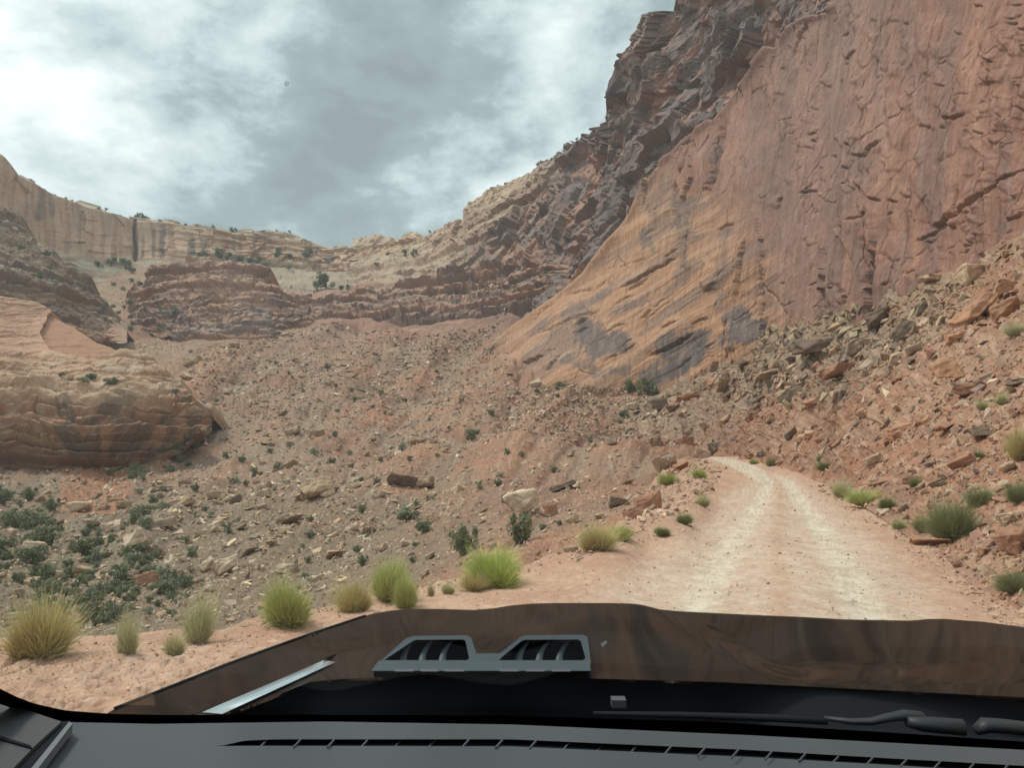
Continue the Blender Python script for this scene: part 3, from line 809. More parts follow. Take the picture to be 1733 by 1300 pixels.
# ---------- road and shoulder under and before the car
NTOP = [(-350, 1062), (0, 1078), (100, 1080), (200, 1075), (290, 1068), (380, 1066), (440, 1040), (560, 1026), (640, 1006), (720, 993), (800, 973), (900, 957), (960, 932), (1040, 893), (1085, 852), (1108, 815), (1122, 795), (1150, 778), (1180, 766), (1215, 764), (1290, 774), (1380, 790), (1450, 825),
        (1550, 890), (1650, 965), (1733, 1020), (2050, 1210)]
NC = [pz(x, y, z) for x, y, z in ((-350, 1330, -.1), (0, 1330, 0), (400, 1330, 0), (866, 1330, 0), (1400, 1330, 0), (2050, 1330, 0), (-350, 1100, -.2), (0, 1130, -.06), (0, 1085, -.12), (250, 1100, -.05), (440, 1050, -.05), (640, 1015, -.05), (800, 985, -.04), (950, 945, 0), (600, 1100, 0), (900, 1040, 0), (1200, 1040, 0), (1500, 1050, 0),
                                   (1733, 1060, .02), (1100, 920, 0), (1200, 880, 0), (1350, 880, 0), (1480, 890, 0), (1300, 830, 0), (1370, 830, 0), (1060, 900, .15), (1120, 860, .25), (1180, 830, .2), (2050, 1200, .1))] + \
     [(1300, 806, 47), (1375, 806, 44), (1240, 787, 68), (1210, 776, 88), (1180, 770, 104), (1130, 805, 43), (1150, 782, 62), (1290, 780, 72)]
N = Sheet(NC, -350, 2050, NTOP, [(-350, 1330), (2050, 1330)], 2.2)
s = N
P, px, py = s.P, s.px, s.py
RL = [(700, 1330), (800, 1100), (900, 1010), (980, 965), (1060, 922), (1150, 884), (1196, 856), (1206, 832), (1236, 814), (1268, 801), (1238, 786), (1205, 776), (1178, 769)]
RR = [(2050, 1330), (1720, 1075), (1640, 1000), (1560, 935), (1500, 893), (1450, 858), (1400, 826), (1376, 812), (1340, 803), (1290, 792), (1250, 779), (1210, 770), (1180, 766)]
wob = 9 * fbm(np.stack([px / 40, py / 22, 0 * px], -1), 4, 201)
roadm = inside(px + wob * np.clip((py - 760) / 150, .05, 1), py, RL + RR[::-1])
rl = poly_dist(px, py, RL)[0]; rr = poly_dist(px, py, RR)[0]
wd = np.clip((py - 757) / 250, .05, 1.3)              # how large a metre looks here
near = sstep(120, 20, s.D)
nf = fbm(P / .35, 4, 202); nl = fbm(P / 2.0, 4, 203)
p1, p2, pr = worley(P / .16, 204); q1, q2, qr = worley(P / .06, 205)
offroad = (~roadm).astype(float)
d = .05 * nl + .02 * nf + np.where(roadm, .2, 1.0) * (.05 * np.clip(.45 - p1, 0, 1) * (pr > .5)) + .015 * np.clip(.5 - q1, 0, 1)
lefts = offroad * sstep(0, 60, rl) * (px < 1210)
d += lefts * (.10 * fbm(P / .9, 4, 206) + .12 * np.clip(P[..., 1] / 20, .2, 2) * fbm(P / 2.5, 3, 207))
# rock slab breaking the surface by the car
sl = inside(px + wob * 2, py + wob, [(60, 1140), (200, 1110), (330, 1120), (300, 1175), (180, 1230), (40, 1200)])
bedr = terrace(4 * fbm(np.stack([P[..., 0] / .9 + P[..., 1] * .6, P[..., 1] / .16 - P[..., 0] * 1.2, 0 * px], -1), 4, 208), .25)
d += .02 * bedr * sl
cr_, sr_ = math.cos(math.radians(-17)), math.sin(math.radians(-17))
ra, rb = px * cr_ + py * sr_, -px * sr_ + py * cr_
nearl = sstep(1085, 1130, py) * sstep(620, 380, px)
rip = fbm(np.stack([ra / 46, rb / 8, 0 * px], -1), 4, 212)
d += .022 * terrace(2.2 * rip + .5, .35) * nearl + .012 * fbm(np.stack([px / 7, py / 4.5, 0 * px], -1), 3, 213) * sstep(1000, 1080, py)
# wheel ruts follow the road
TR = [[(1120, 1330), (1150, 1100), (1200, 980), (1240, 920), (1285, 850), (1302, 815), (1290, 800), (1255, 787), (1200, 773)], [(1560, 1330), (1500, 1100), (1440, 980), (1395, 900), (1352, 845), (1335, 815), (1312, 802), (1265, 785), (1205, 771)]]
rut = np.zeros_like(px)
for t_ in TR:
    dd, _ = poly_dist(px, py, t_)
    rut = np.maximum(rut, np.exp(-(dd / (46 * wd + 1.0)) ** 2))
d -= .03 * rut
d += .012 * fbm(np.stack([P[..., 0] / .18, P[..., 1] / 1.6, 0 * px], -1), 3, 211) * roadm
s.displace(d * np.clip(s.D / 12, .6, 1.4), np.array([0, 0, 1.0]))
c = mixc((.45, .285, .195), (.39, .23, .155), sstep(-.3, .4, nl + .4 * nf))
c = mixc(c, (.50, .36, .27), .5 * (pr > .75) * (p1 < .4))
c = mixc(c, (.33, .20, .14), .35 * (qr < .2))
lon = fbm(np.stack([px / (22 * wd + 2), py / (70 * wd + 2), 0 * px], -1), 4, 209)
dc, _ = poly_dist(px, py, [(1360, 1330), (1330, 1100), (1318, 980), (1316, 900), (1320, 845), (1318, 815), (1302, 801), (1262, 787)])
cen = np.exp(-(dc / (20 * wd + 1)) ** 2)
rut = np.maximum(1.15 * rut, .52 * sstep(0, 90, np.minimum(rl, rr) / wd)) * (1 - .55 * cen)
lon2 = fbm(np.stack([px / (9 * wd + 1), py / (34 * wd + 1), 0 * px], -1), 4, 210)
pg = np.clip(rut * 1.05 + .45 * lon + .25 * lon2 + .2 * nf - .05, 0, 1) * sstep(0, 40 * 1, np.minimum(rl, rr) / wd * .6 + 2)
leg = sstep(0, -2.5, poly_dist(px, py, [(1180, 770), (1205, 773), (1235, 783), (1262, 793), (1285, 806)])[0] - np.interp(px, [1180, 1235, 1285], [3.5, 8, 14]))
pg = np.maximum(pg, leg)
gravel = mixc((.55, .47, .37), (.43, .34, .25), sstep(-.3, .4, nf + .6 * lon2))
c = mixc(c, gravel, np.where(roadm | (leg > .5), np.clip(pg, 0, 1) * .95, 0.0))
c = mixc(c, (.36, .22, .16), .5 * lefts * sstep(-.1, .4, nl) * sstep(950, 1050, px))
c = mixc(c, (.42, .27, .20), .5 * sl * sstep(0, .5, nf))
c = mixc(c, (.50, .35, .25), .5 * nearl * sstep(.05, .35, rip)); c = mixc(c, (.33, .205, .15), .5 * nearl * sstep(-.05, -.35, rip))
s.col = c
big = [(-.4, 2.0, -1.4), (-1.5, 5, -4.4), (-3, 9, -8.5), (-5, 13, -13)]
o = s.build('shoulder_ground', M_near, c, skirt=big, mask=~roadm, smooth=True); tag(o, kind='structure')
o = s.build('dirt_road', M_near, c, mask=roadm, smooth=True); tag(o, kind='structure')
gv = np.array([(-4.5, 4.2, -.16), (9, 4.2, -.16), (9, -45, -.2), (-4.5, -45, -.2), (-20, 4.2, -12), (-20, -45, -12), (30, 4.2, 14), (30, -45, 14)])
o = link('ground', mk_mesh('ground', gv, np.array([(0, 1, 2, 3), (4, 0, 3, 5), (1, 6, 7, 2)]), np.tile(np.array([[.4, .24, .16]]), (8, 1))), M_near); tag(o, kind='structure')


# ------------------------------------------------------------------ stones
def hull(seed, n=14, asp=(1, .72, .5), box=.55):
    r = np.random.default_rng(seed)
    p = r.uniform(-1, 1, (n, 3))
    q = np.sign(p) * np.abs(p) ** box                # pushed out towards a block's corners
    q = q / np.maximum(1, (np.linalg.norm(q, axis=1) / 1.25))[:, None]
    bm = bmesh.new()
    for v in q * np.array(asp) * .5: bm.verts.new(v)
    g = bmesh.ops.convex_hull(bm, input=bm.verts)
    bmesh.ops.delete(bm, geom=[e for e in g['geom_interior'] if isinstance(e, bmesh.types.BMVert)], context='VERTS')
    bmesh.ops.dissolve_limit(bm, angle_limit=math.radians(14), verts=bm.verts, edges=bm.edges)
    return bm


SMALL = []
for k in range(14):
    bm = hull(100 + k, 11)
    bmesh.ops.triangulate(bm, faces=bm.faces); bm.verts.index_update()
    SMALL.append((np.array([v.co[:] for v in bm.verts]), np.array([[v.index for v in f.verts] for f in bm.faces])))
    bm.free()


def rot_frames(n, tiltx, r, up=.8, wild=.5):
    m = len(n)
    z = n * up + r.normal(size=(m, 3)) * wild
    z /= np.linalg.norm(z, axis=1)[:, None]
    x = np.array(tiltx) + r.normal(size=(m, 3)) * .6
    x -= (x * z).sum(1)[:, None] * z
    x /= np.linalg.norm(x, axis=1)[:, None]
    return np.stack([x, np.cross(z, x), z], -1)       # columns are the axes


def scatter(poly, n, smin, smax, power, seed, dens=None):
    r = np.random.default_rng(seed)
    xs = [p[0] for p in poly]; ys = [p[1] for p in poly]
    out = []
    while len(out) < n:
        x = r.uniform(min(xs), max(xs), 4000); y = r.uniform(min(ys), max(ys), 4000)
        k = inside(x, y, poly)
        if dens is not None: k &= r.random(4000) < dens(x, y)
        out += list(zip(x[k], y[k]))
    out = out[:n]
    u = r.random(n)
    sz = (smin ** -power + u * (smax ** -power - smin ** -power)) ** (-1 / power)
    return out, sz


def stone_cols(base_list, m, r, var=.18):
    b = np.array(base_list)[r.integers(0, len(base_list), m)]
    return b * (1 + r.normal(size=(m, 1)) * var).clip(.5, 1.5) * (1 + r.normal(size=(m, 3)) * .03)


def rubble(name, batches, colors, seed, tiltx=(.8, .2, .4), label=None, mat=None):
    r = np.random.default_rng(seed)
    V, Q, C, off = [], [], [], 0
    for pts, sz in batches:
        hit = [(surf(x, y), s_) for (x, y), s_ in zip(pts, sz)]
        hit = [(h, s_) for h, s_ in hit if h is not None]
        P = np.array([h[0] for h, _ in hit]); Nn = np.array([h[1] for h, _ in hit]); S = np.array([s_ for _, s_ in hit])
        S = S * P[:, 1] / F
        Rm = rot_frames(Nn, tiltx, r)
        sc = np.stack([np.ones(len(S)), r.uniform(.55, 1, len(S)), r.uniform(.5, 1.0, len(S))], -1) * S[:, None]
        cc = stone_cols(colors, len(S), r)
        kind = r.integers(0, len(SMALL), len(S))
        for k, (pv, pf) in enumerate(SMALL):
            ix = np.where(kind == k)[0]
            if not len(ix): continue
            v = pv[None] * sc[ix][:, None, :]
            v = np.einsum('mij,mvj->mvi', Rm[ix], v) + (P[ix] + Nn[ix] * (sc[ix, 2] * .10)[:, None])[:, None]
            q = pf[None] + (np.arange(len(ix)) * len(pv))[:, None, None] + off
            V.append(v.reshape(-1, 3)); Q.append(q.reshape(-1, 3)); C.append(np.repeat(cc[ix], len(pv), 0)); off += len(ix) * len(pv)
    o = link(name, mk_mesh(name, np.concatenate(V), np.concatenate(Q), np.concatenate(C)), mat or M_talus)
    tag(o, kind='stuff')
    return o


CT_ = [(.55, .43, .31), (.47, .34, .235), (.40, .31, .23), (.46, .31, .20), (.29, .22, .165)]
CR_ = [(.33, .18, .115), (.38, .235, .15), (.28, .16, .105), (.36, .25, .17), (.23, .15, .11), (.44, .31, .215)]
CG_ = [(.34, .255, .175), (.27, .20, .14), (.40, .295, .20), (.22, .165, .125), (.35, .215, .14)]

LOW = [(345, 745), (600, 720), (820, 752), (1090, 775), (1090, 860), (950, 945), (700, 1010), (440, 1060), (-60, 1090), (-60, 830), (150, 800), (250, 790)]
UP = [(320, 640), (330, 590), (560, 560), (820, 560), (880, 640), (1100, 665), (1150, 770), (820, 750), (600, 725), (350, 740)]
rubble('scree', [scatter(LOW, 10000, 3.0, 22, 1.8, 1), scatter([(0, 850), (300, 800), (560, 780), (700, 830), (560, 1030), (0, 1080)], 2200, 5, 26, 1.7, 2), scatter(LOW, 7000, 2.0, 5, 1.5, 12)], CT_, 1)
rubble('upper_scree', [scatter(UP, 13000, 2.2, 10, 1.9, 3), scatter(UP, 1800, 5, 16, 2.0, 23), scatter([(860, 640), (1110, 660), (1150, 700), (1080, 770), (900, 755), (830, 700)], 1500, 3, 14, 1.8, 4), scatter([(800, 490), (900, 480), (860, 560), (800, 600), (700, 620), (640, 640)], 700, 3, 15, 1.7, 5), scatter([(180, 470), (330, 560), (330, 640), (220, 590)], 500, 2, 7, 1.8, 6)], [(.36, .235, .165), (.46, .34, .24), (.24, .155, .115), (.36, .27, .2), (.52, .41, .30)], 2)
TAL = [(1110, 680), (1211, 622), (1316, 553), (1376, 533), (1461, 540), (1514, 509), (1574, 484), (1631, 472), (1695, 440), (1800, 410), (1800, 1080), (1733, 1040), (1560, 915), (1470, 850), (1390, 805), (1270, 775), (1180, 760), (1110, 765)]
rubble('talus_rubble', [scatter(TAL, 6500, 4, 34, 1.6, 7), scatter(TAL, 7000, 2, 7, 1.6, 8)], CR_, 3, (.75, -.2, .55))
TALU = [(1200, 640), (1316, 556), (1400, 540), (1514, 514), (1640, 480), (1640, 560), (1500, 640), (1380, 690), (1250, 680)]
rubble('grey_talus_rubble', [scatter(TALU, 1500, 6, 40, 1.5, 9), scatter(TALU, 1500, 3, 8, 1.6, 10)], CG_, 4, (.75, -.2, .55))
MOUND = [(960, 945), (1040, 900), (1085, 858), (1108, 820), (1125, 800), (1150, 780), (1172, 770), (1195, 780), (1225, 795), (1212, 815), (1190, 850), (1130, 880), (1050, 915), (980, 955)]
EDGE = [(-60, 1085), (100, 1083), (380, 1070), (440, 1045), (640, 1010), (800, 978), (960, 938), (970, 950), (800, 1000), (640, 1040), (440, 1090), (200, 1150), (-60, 1150)]
VERGE = [(1390, 800), (1470, 845), (1560, 910), (1650, 985), (1760, 1060), (1800, 1130), (1690, 1060), (1600, 985), (1500, 905), (1430, 860), (1380, 825)]
rubble('roadside_rubble', [scatter(MOUND, 1500, 3, 26, 1.6, 13), scatter(EDGE, 1600, 2, 9, 2.2, 14), scatter(VERGE, 1200, 2.5, 16, 1.8, 15)], [(.40, .25, .17), (.45, .30, .21), (.36, .21, .14), (.42, .31, .23)], 5, mat=M_near)
GR = [(200, 1230), (440, 1090), (800, 1000), (980, 955), (1150, 880), (1270, 805), (1370, 812), (1500, 895), (1700, 1060), (1850, 1200), (900, 1200)]
rubble('gravel', [scatter(GR, 9000, 1.5, 9, 2.3, 16), scatter([(-60, 1100), (440, 1080), (400, 1180), (-60, 1230)], 1800, 2, 9, 2.2, 17)], [(.46, .34, .25), (.50, .42, .33), (.40, .26, .18), (.44, .30, .215)], 6, mat=M_near)


# boulders, each a thing of its own
def obj_mat(name, scale=4, amt=.35, bump=.5):
    m, nt, b = new_mat(name)
    oi = nt.nodes.new('ShaderNodeObjectInfo'); tc = nt.nodes.new('ShaderNodeTexCoord')
    nz = nt.nodes.new('ShaderNodeTexNoise'); nz.noise_dimensions = '4D'; nz.inputs['Scale'].default_value = scale; nz.inputs['Detail'].default_value = 7; nz.inputs['Roughness'].default_value = .68
    mw = nt.nodes.new('ShaderNodeMath'); mw.operation = 'MULTIPLY'; mw.inputs[1].default_value = 30
    nt.links.new(oi.outputs['Random'], mw.inputs[0]); nt.links.new(mw.outputs[0], nz.inputs['W']); nt.links.new(tc.outputs['Object'], nz.inputs['Vector'])
    mr = nt.nodes.new('ShaderNodeMapRange'); mr.inputs[1].default_value = .3; mr.inputs[2].default_value = .7; mr.inputs[3].default_value = 1 - amt; mr.inputs[4].default_value = 1 + amt * .7
    nt.links.new(nz.outputs['Fac'], mr.inputs[0])
    mx = nt.nodes.new('ShaderNodeMix'); mx.data_type = 'RGBA'; mx.blend_type = 'MULTIPLY'; mx.inputs[0].default_value = 1
    nt.links.new(oi.outputs['Color'], mx.inputs[6]); nt.links.new(mr.outputs[0], mx.inputs[7]); nt.links.new(mx.outputs[2], b.inputs['Base Color'])
    b.inputs['Roughness'].default_value = .95; b.inputs['Specular IOR Level'].default_value = .2
    bp = nt.nodes.new('ShaderNodeBump'); bp.inputs['Strength'].default_value = bump; bp.inputs['Distance'].default_value = .06
    nt.links.new(nz.outputs['Fac'], bp.inputs['Height']); nt.links.new(bp.outputs[0], b.inputs['Normal'])
    return m


M_boulder = obj_mat('boulder_stone')
BIG = []
for k in range(16):
    bm = hull(300 + k, 13 + k % 5, (1, .8, .62) if k % 4 else (1, .75, .34), .5)
    bmesh.ops.bevel(bm, geom=list(bm.edges), offset=.018, segments=1, affect='EDGES')
    bmesh.ops.triangulate(bm, faces=bm.faces)
    for it in range(4):
        lg = [e for e in bm.edges if e.calc_length() > .085]
        if not lg: break
        bmesh.ops.subdivide_edges(bm, edges=lg, cuts=1)
        bmesh.ops.triangulate(bm, faces=[f for f in bm.faces if len(f.verts) > 3])
    bm.normal_update()
    co = np.array([v.co[:] for v in bm.verts]); nn = np.array([v.normal[:] for v in bm.verts])
    hf_, _ = facet(co * 3.2 + k * 7, 320 + k, 1.2)
    bed = np.sin(co[:, 2] * 42 + 3 * fbm(co * 2 + k, 2, 330))
    dd = .022 * hf_ + .05 * fbm(co * 3 + k * 3, 4, 340) + .006 * bed
    co = co + nn * dd[:, None]
    bm.verts.index_update()
    fc = np.array([[v.index for v in f.verts] for f in bm.faces]); bm.free()
    me = mk_mesh('boulder', co, fc); me.materials.append(M_boulder)
    BIG.append((me, co))


def add_boulder(px, py, w, h, colr, label, kind=None, lean=None, group='boulders strewn over the canyon slopes', r=random):
    """a block w by h photo pixels big, resting on the slope below (px, py + h/2)"""
    hit = surf(px, min(py + h * .28, 1290))
    if hit is None: return None
    p, n, s_ = hit
    mpp = p[1] / F
    asp = h / w
    pool = [k for k in range(16) if (k % 4 == 0) == (asp < .5)]
    k = kind if kind is not None else r.choice(pool)
    me, co = BIG[k]
    o = bpy.data.objects.new('boulder', me); COL.objects.link(o)
    yaw = r.uniform(-.5, .5) + (math.pi if r.random() < .5 else 0)
    lean = lean if lean is not None else r.uniform(-.3, .3)
    R_ = Matrix.Rotation(-lean, 3, 'Y') @ Matrix.Rotation(r.uniform(-.5, .1), 3, 'X') @ Matrix.Rotation(yaw, 3, 'Z')
    pv = co @ np.array(R_).T
    ex = pv.max(0) - pv.min(0)
    sx, sz = w * mpp / ex[0], h * mpp / ex[2]
    if max(sx, sz) / min(sx, sz) > 2.2:
        m_ = math.sqrt(sx * sz); sx, sz = (m_ * 1.48, m_ / 1.48) if sx > sz else (m_ / 1.48, m_ * 1.48)
    S_ = Matrix.Diagonal((sx, (sx + sz) / 2, sz))
    o.matrix_world = Matrix.Translation(Vector(p) + Vector((0, .12 * h * mpp, .34 * h * mpp))) @ (S_ @ R_).to_4x4()
    v = 1 + r.uniform(-.12, .12)
    o.color = (*[min(1, c_ * v) for c_ in colr], 1)
    tag(o, label, 'boulder', group)
    BPOS.append((px, py, max(w, h), o))
    return o


BPOS = []
cTAN, cGRY, cRST, cDRK, cPAL, cORG = (.45, .315, .21), (.37, .275, .195), (.35, .185, .118), (.22, .155, .115), (.53, .40, .285), (.47, .26, .155)
NOTE = [  # px, py, w, h, colour, lean, label
    (533, 830, 58, 42, cTAN, .5, 'large tan wedge boulder standing highest on the lower scree slope'), (680, 810, 52, 30, cDRK, -.1, 'dark overhanging slab of the pair in the middle of the slope'),
    (714, 803, 36, 24, cTAN, .1, 'tan capped slab joined to the right of the dark overhanging slab'), (888, 865, 44, 58, cPAL, .55, 'tall pale leaning boulder above the dark round shrub near the road'),
    (384, 972, 54, 36, cPAL, .7, 'long pale boulder tilted steeply, left of the bright green bush'), (419, 937, 42, 32, cGRY, .5, 'grey pointed boulder upslope of the long pale tilted boulder'),
    (484, 966, 38, 22, cPAL, 0, 'pale flat-topped boulder just behind the green roadside bush'), (228, 917, 44, 34, cPAL, .4, 'pale split boulder in the middle of the dark green thicket'),
    (273, 901, 50, 20, cGRY, .15, 'long grey slab lying beside the pale split boulder in the thicket'), (258, 925, 36, 18, cGRY, .3, 'grey slab below the long slab in the green thicket'),
    (57, 934, 40, 22, cPAL, -.05, 'pale flat boulder in the shrubs near the left edge'), (138, 958, 38, 24, cTAN, -.3, 'tan block lying among dark shrubs left of the thicket'),
    (182, 929, 24, 14, cPAL, .3, 'small whitish block above the thicket of dark shrubs'), (10, 906, 30, 28, cTAN, 0, 'rounded tan boulder at the left edge under the red soil'),
    (245, 1000, 36, 22, cRST, .35, 'red-brown square block on the scree above the straw grass'), (190, 894, 32, 24, cPAL, .35, 'pale tilted boulder at the top of the dark thicket'),
    (291, 854, 26, 18, cPAL, .5, 'pale sharp wedge boulder up the gully right of the bench'), (318, 864, 40, 20, cTAN, .45, 'tan slanting slab right of the pale sharp wedge'),
    (360, 839, 20, 22, cGRY, .2, 'upright grey block on the scree right of the bench foot'), (398, 848, 24, 20, cDRK, .6, 'dark shaded wedge boulder on the middle scree'),
    (351, 953, 24, 30, cPAL, .9, 'upright pale fin of rock beside the long tilted boulder'), (484, 913, 26, 18, cTAN, .4, 'tan wedge in the middle of the lower scree'),
    (491, 884, 52, 16, cGRY, .3, 'long thin grey slab slanting across the lower scree'), (557, 905, 22, 18, cGRY, .3, 'grey angular block downslope of the large tan wedge'),
    (564, 936, 30, 16, cTAN, 0, 'tan rounded boulder above the pair of green bushes'), (221, 969, 24, 22, cGRY, .2, 'grey boulder at the lower end of the dark thicket'),
    (325, 621, 28, 24, cTAN, .1, 'brown block perched at the end of the sandstone bench'), (317, 648, 28, 14, cPAL, -.4, 'pale slab tumbled below the brown block by the bench'),
    (382, 656, 22, 12, cTAN, .1, 'tan block alone on the slope right of the bench'), (476, 702, 24, 12, cPAL, .3, 'pale slab alone halfway up the scree'),
    (611, 664, 22, 18, cTAN, .4, 'tan boulder high on the upper scree under the switchback'), (395, 597, 22, 12, cGRY, .3, 'grey boulder high on the slope below the red butte'),
    (929, 872, 26, 22, cRST, .1, 'brown square block right of the tall pale leaning boulder'), (872, 808, 28, 14, cPAL, .35, 'pale slab above the tall leaning boulder'),
    (974, 821, 20, 14, cPAL, .3, 'whitish block at the end of the dark sheltered ledge'), (950, 824, 50, 13, cDRK, .3, 'dark ledge slab with a sheltered hollow, left of the whitish block'),
    (778, 811, 20, 12, cPAL, .1, 'pale block right of the pair of overhanging slabs'), (732, 839, 24, 12, cPAL, .2, 'pale flat stone under the tan capped slab'),
    (777, 847, 26, 16, cTAN, .6, 'tan tilted plate in mid slope left of the leaning boulder'), (597, 891, 28, 14, cPAL, .4, 'pale slanting block left of its pointed twin'),
    (619, 890, 18, 16, cPAL, .2, 'pale pointed block standing right of a slanting pale block'), (694, 936, 20, 12, cGRY, 0, 'grey stone on the scree above the bright green bushes'),
    (739, 898, 24, 18, cTAN, .2, 'tan block upslope of the dark shrub by the brightest bush'), (822, 744, 26, 9, cPAL, .05, 'pale flat slab beside the dark shrub on the lower switchback'),
    (905, 648, 22, 22, cPAL, .5, 'pale blocky boulder at the head of the gully below the orange slab'), (1071, 684, 20, 12, cPAL, .1, 'pale stone under the dark bushes at the slab foot'),
    (1071, 876, 34, 26, cRST, .4, 'rust block low on the mound left of the road'), (1098, 850, 46, 36, cRST, .35, 'large rust boulder with a shaded face on the mound by the road'),
    (1126, 785, 46, 34, cGRY, .45, 'dark-faced tan boulder crowning the mound left of the bend'), (1153, 795, 30, 18, cRST, .3, 'rust slab right of the boulder crowning the mound'), (1045, 860, 34, 22, cDRK, .2, 'dark block left of the large rust boulder on the mound'),
    (1657, 474, 60, 52, cTAN, .35, 'huge square tan boulder against the cliff foot'), (1708, 490, 52, 30, cORG, .2, 'orange-brown block right of the huge square boulder'),
    (1651, 535, 96, 44, cORG, .75, 'long orange slab slanting up the right talus'), (1706, 530, 66, 44, cORG, .3, 'broad orange boulder on top of the long slanting slab'),
    (1637, 580, 58, 28, cORG, .3, 'flat orange block under the long slanting slab'), (1586, 486, 36, 16, cTAN, -.1, 'low tan block left of the huge square boulder'),
    (1494, 548, 58, 40, cDRK, .2, 'large dark block high on the talus under the red wall'), (1388, 588, 84, 32, cDRK, .12, 'broad dark flat slab lying on the upper talus'),
    (1326, 602, 42, 16, cTAN, .15, 'thin tan slab left of the broad dark slab'), (1211, 646, 38, 18, cORG, .1, 'orange slab on the talus under the dark stained wall'),
    (1170, 686, 48, 18, cORG, .4, 'orange slanting slab above the road bend'), (1232, 652, 38, 28, cTAN, .1, 'rounded tan boulder right of the orange slab at the wall foot'),
    (1330, 660, 42, 24, cTAN, .3, 'tan tilted block in the middle of the right talus'), (1354, 680, 54, 34, cDRK, .7, 'long dark block leaning steeply in mid talus'),
    (1413, 664, 32, 24, cGRY, .1, 'grey cube-like block in mid talus right of the leaning dark block'), (1421, 630, 70, 30, cRST, .15, 'wide rust slab behind the grey cube-like block'),
    (1300, 628, 50, 14, cTAN, .1, 'long thin tan slab with a shaded underside on the talus'), (1162, 752, 28, 30, cRST, .2, 'round red boulder beside the road at the far bend'),
    (1599, 628, 42, 46, cORG, .2, 'smooth orange block below the flat orange block'), (1640, 664, 66, 24, cRST, .05, 'long low rust ledge block at the right of the talus'),
    (1518, 724, 50, 34, cRST, .4, 'rust block standing out of the lower talus'), (1481, 782, 40, 24, cTAN, .4, 'tan flake above the verge right of the road'),
    (1575, 905, 84, 20, cRST, 0, 'flat rust slab lying at the right edge of the road'), (1712, 905, 62, 52, cRST, .2, 'large rust boulder beside the road at the right edge'),
    (1700, 862, 34, 24, cTAN, .2, 'tan block on top of the bank above the large rust boulder'), (1495, 866, 22, 12, cPAL, 0, 'small pale stone on the right verge'),
    (1530, 560, 40, 40, cDRK, .8, 'dark upright shard right of the large dark block'), (1450, 585, 44, 34, cGRY, .5, 'grey wedge right of the broad dark slab'),
    (1270, 702, 30, 16, cRST, .4, 'rust plate on the talus above the road curve'), (1555, 600, 34, 24, cGRY, .4, 'grey block left of the smooth orange block'),
]
for (a, b, w, h, cc, ln, lb) in NOTE:
    add_boulder(a, b, w, h, cc, lb, lean=ln)

ANCH = [(680, 810, 'the dark overhanging slab'), (888, 865, 'the tall pale leaning boulder'), (533, 830, 'the large tan wedge boulder'), (384, 972, 'the long pale tilted boulder'), (228, 917, 'the pale split boulder'),
        (57, 934, 'the pale flat left-edge boulder'), (491, 884, 'the long thin grey slab'), (325, 621, 'the brown block at the bench end'), (476, 702, 'the pale slab halfway up the scree'), (611, 664, 'the high tan scree boulder'),
        (822, 744, 'the dark switchback shrub'), (1098, 850, 'the large rust mound boulder'), (1657, 474, 'the huge square tan boulder'), (1651, 535, 'the long orange slanting slab'), (1388, 588, 'the broad dark flat slab'),
        (1170, 686, 'the orange slab above the bend'), (1354, 680, 'the long dark leaning block'), (1518, 724, 'the rust block in the lower talus'), (1640, 664, 'the long low rust ledge block'), (1712, 905, 'the large rust boulder by the road'),
        (905, 648, 'the pale boulder at the gully head'), (398, 848, 'the dark shaded wedge boulder'), (597, 891, 'the slanting pale twin block'), (245, 1000, 'the red-brown square block'), (950, 824, 'the dark ledge with a hollow'),
        (1494, 548, 'the large dark block under the wall'), (1605, 860, 'the olive bush by the road'), (395, 597, 'the grey boulder below the butte')]
ORD = ['nearest', 'second nearest', 'third nearest', 'fourth nearest', 'fifth nearest', 'sixth nearest', 'seventh nearest', 'eighth nearest', 'ninth nearest', 'tenth nearest', 'eleventh nearest', 'twelfth nearest']
DIRS = ['right of', 'upper right of', 'straight above', 'upper left of', 'left of', 'lower left of', 'straight below', 'lower right of']


def place_labels(items, noun):
    """items: (px, py, obj, adjective). Each is told by the landmark nearest it, the side it lies on and its rank on that side"""
    sec = {}
    for (x, y, o, adj) in items:
        ai = min(range(len(ANCH)), key=lambda i: math.hypot(ANCH[i][0] - x, ANCH[i][1] - y))
        ax, ay, nm = ANCH[ai]
        k = int(round(math.atan2(ay - y, x - ax) / (math.pi / 4))) % 8
        sec.setdefault((ai, k), []).append((math.hypot(x - ax, y - ay), o, adj))
    for (ai, k), L in sec.items():
        L.sort(key=lambda t: t[0])
        cnt = {}
        for d_, o, adj in L:
            q = cnt.get(adj, 0); cnt[adj] = q + 1
            o['label'] = f'{adj} {noun} {DIRS[k]} {ANCH[ai][2]}' + ('' if sum(1 for t in L if t[2] == adj) == 1 else f', {ORD[min(q, 11)]}')


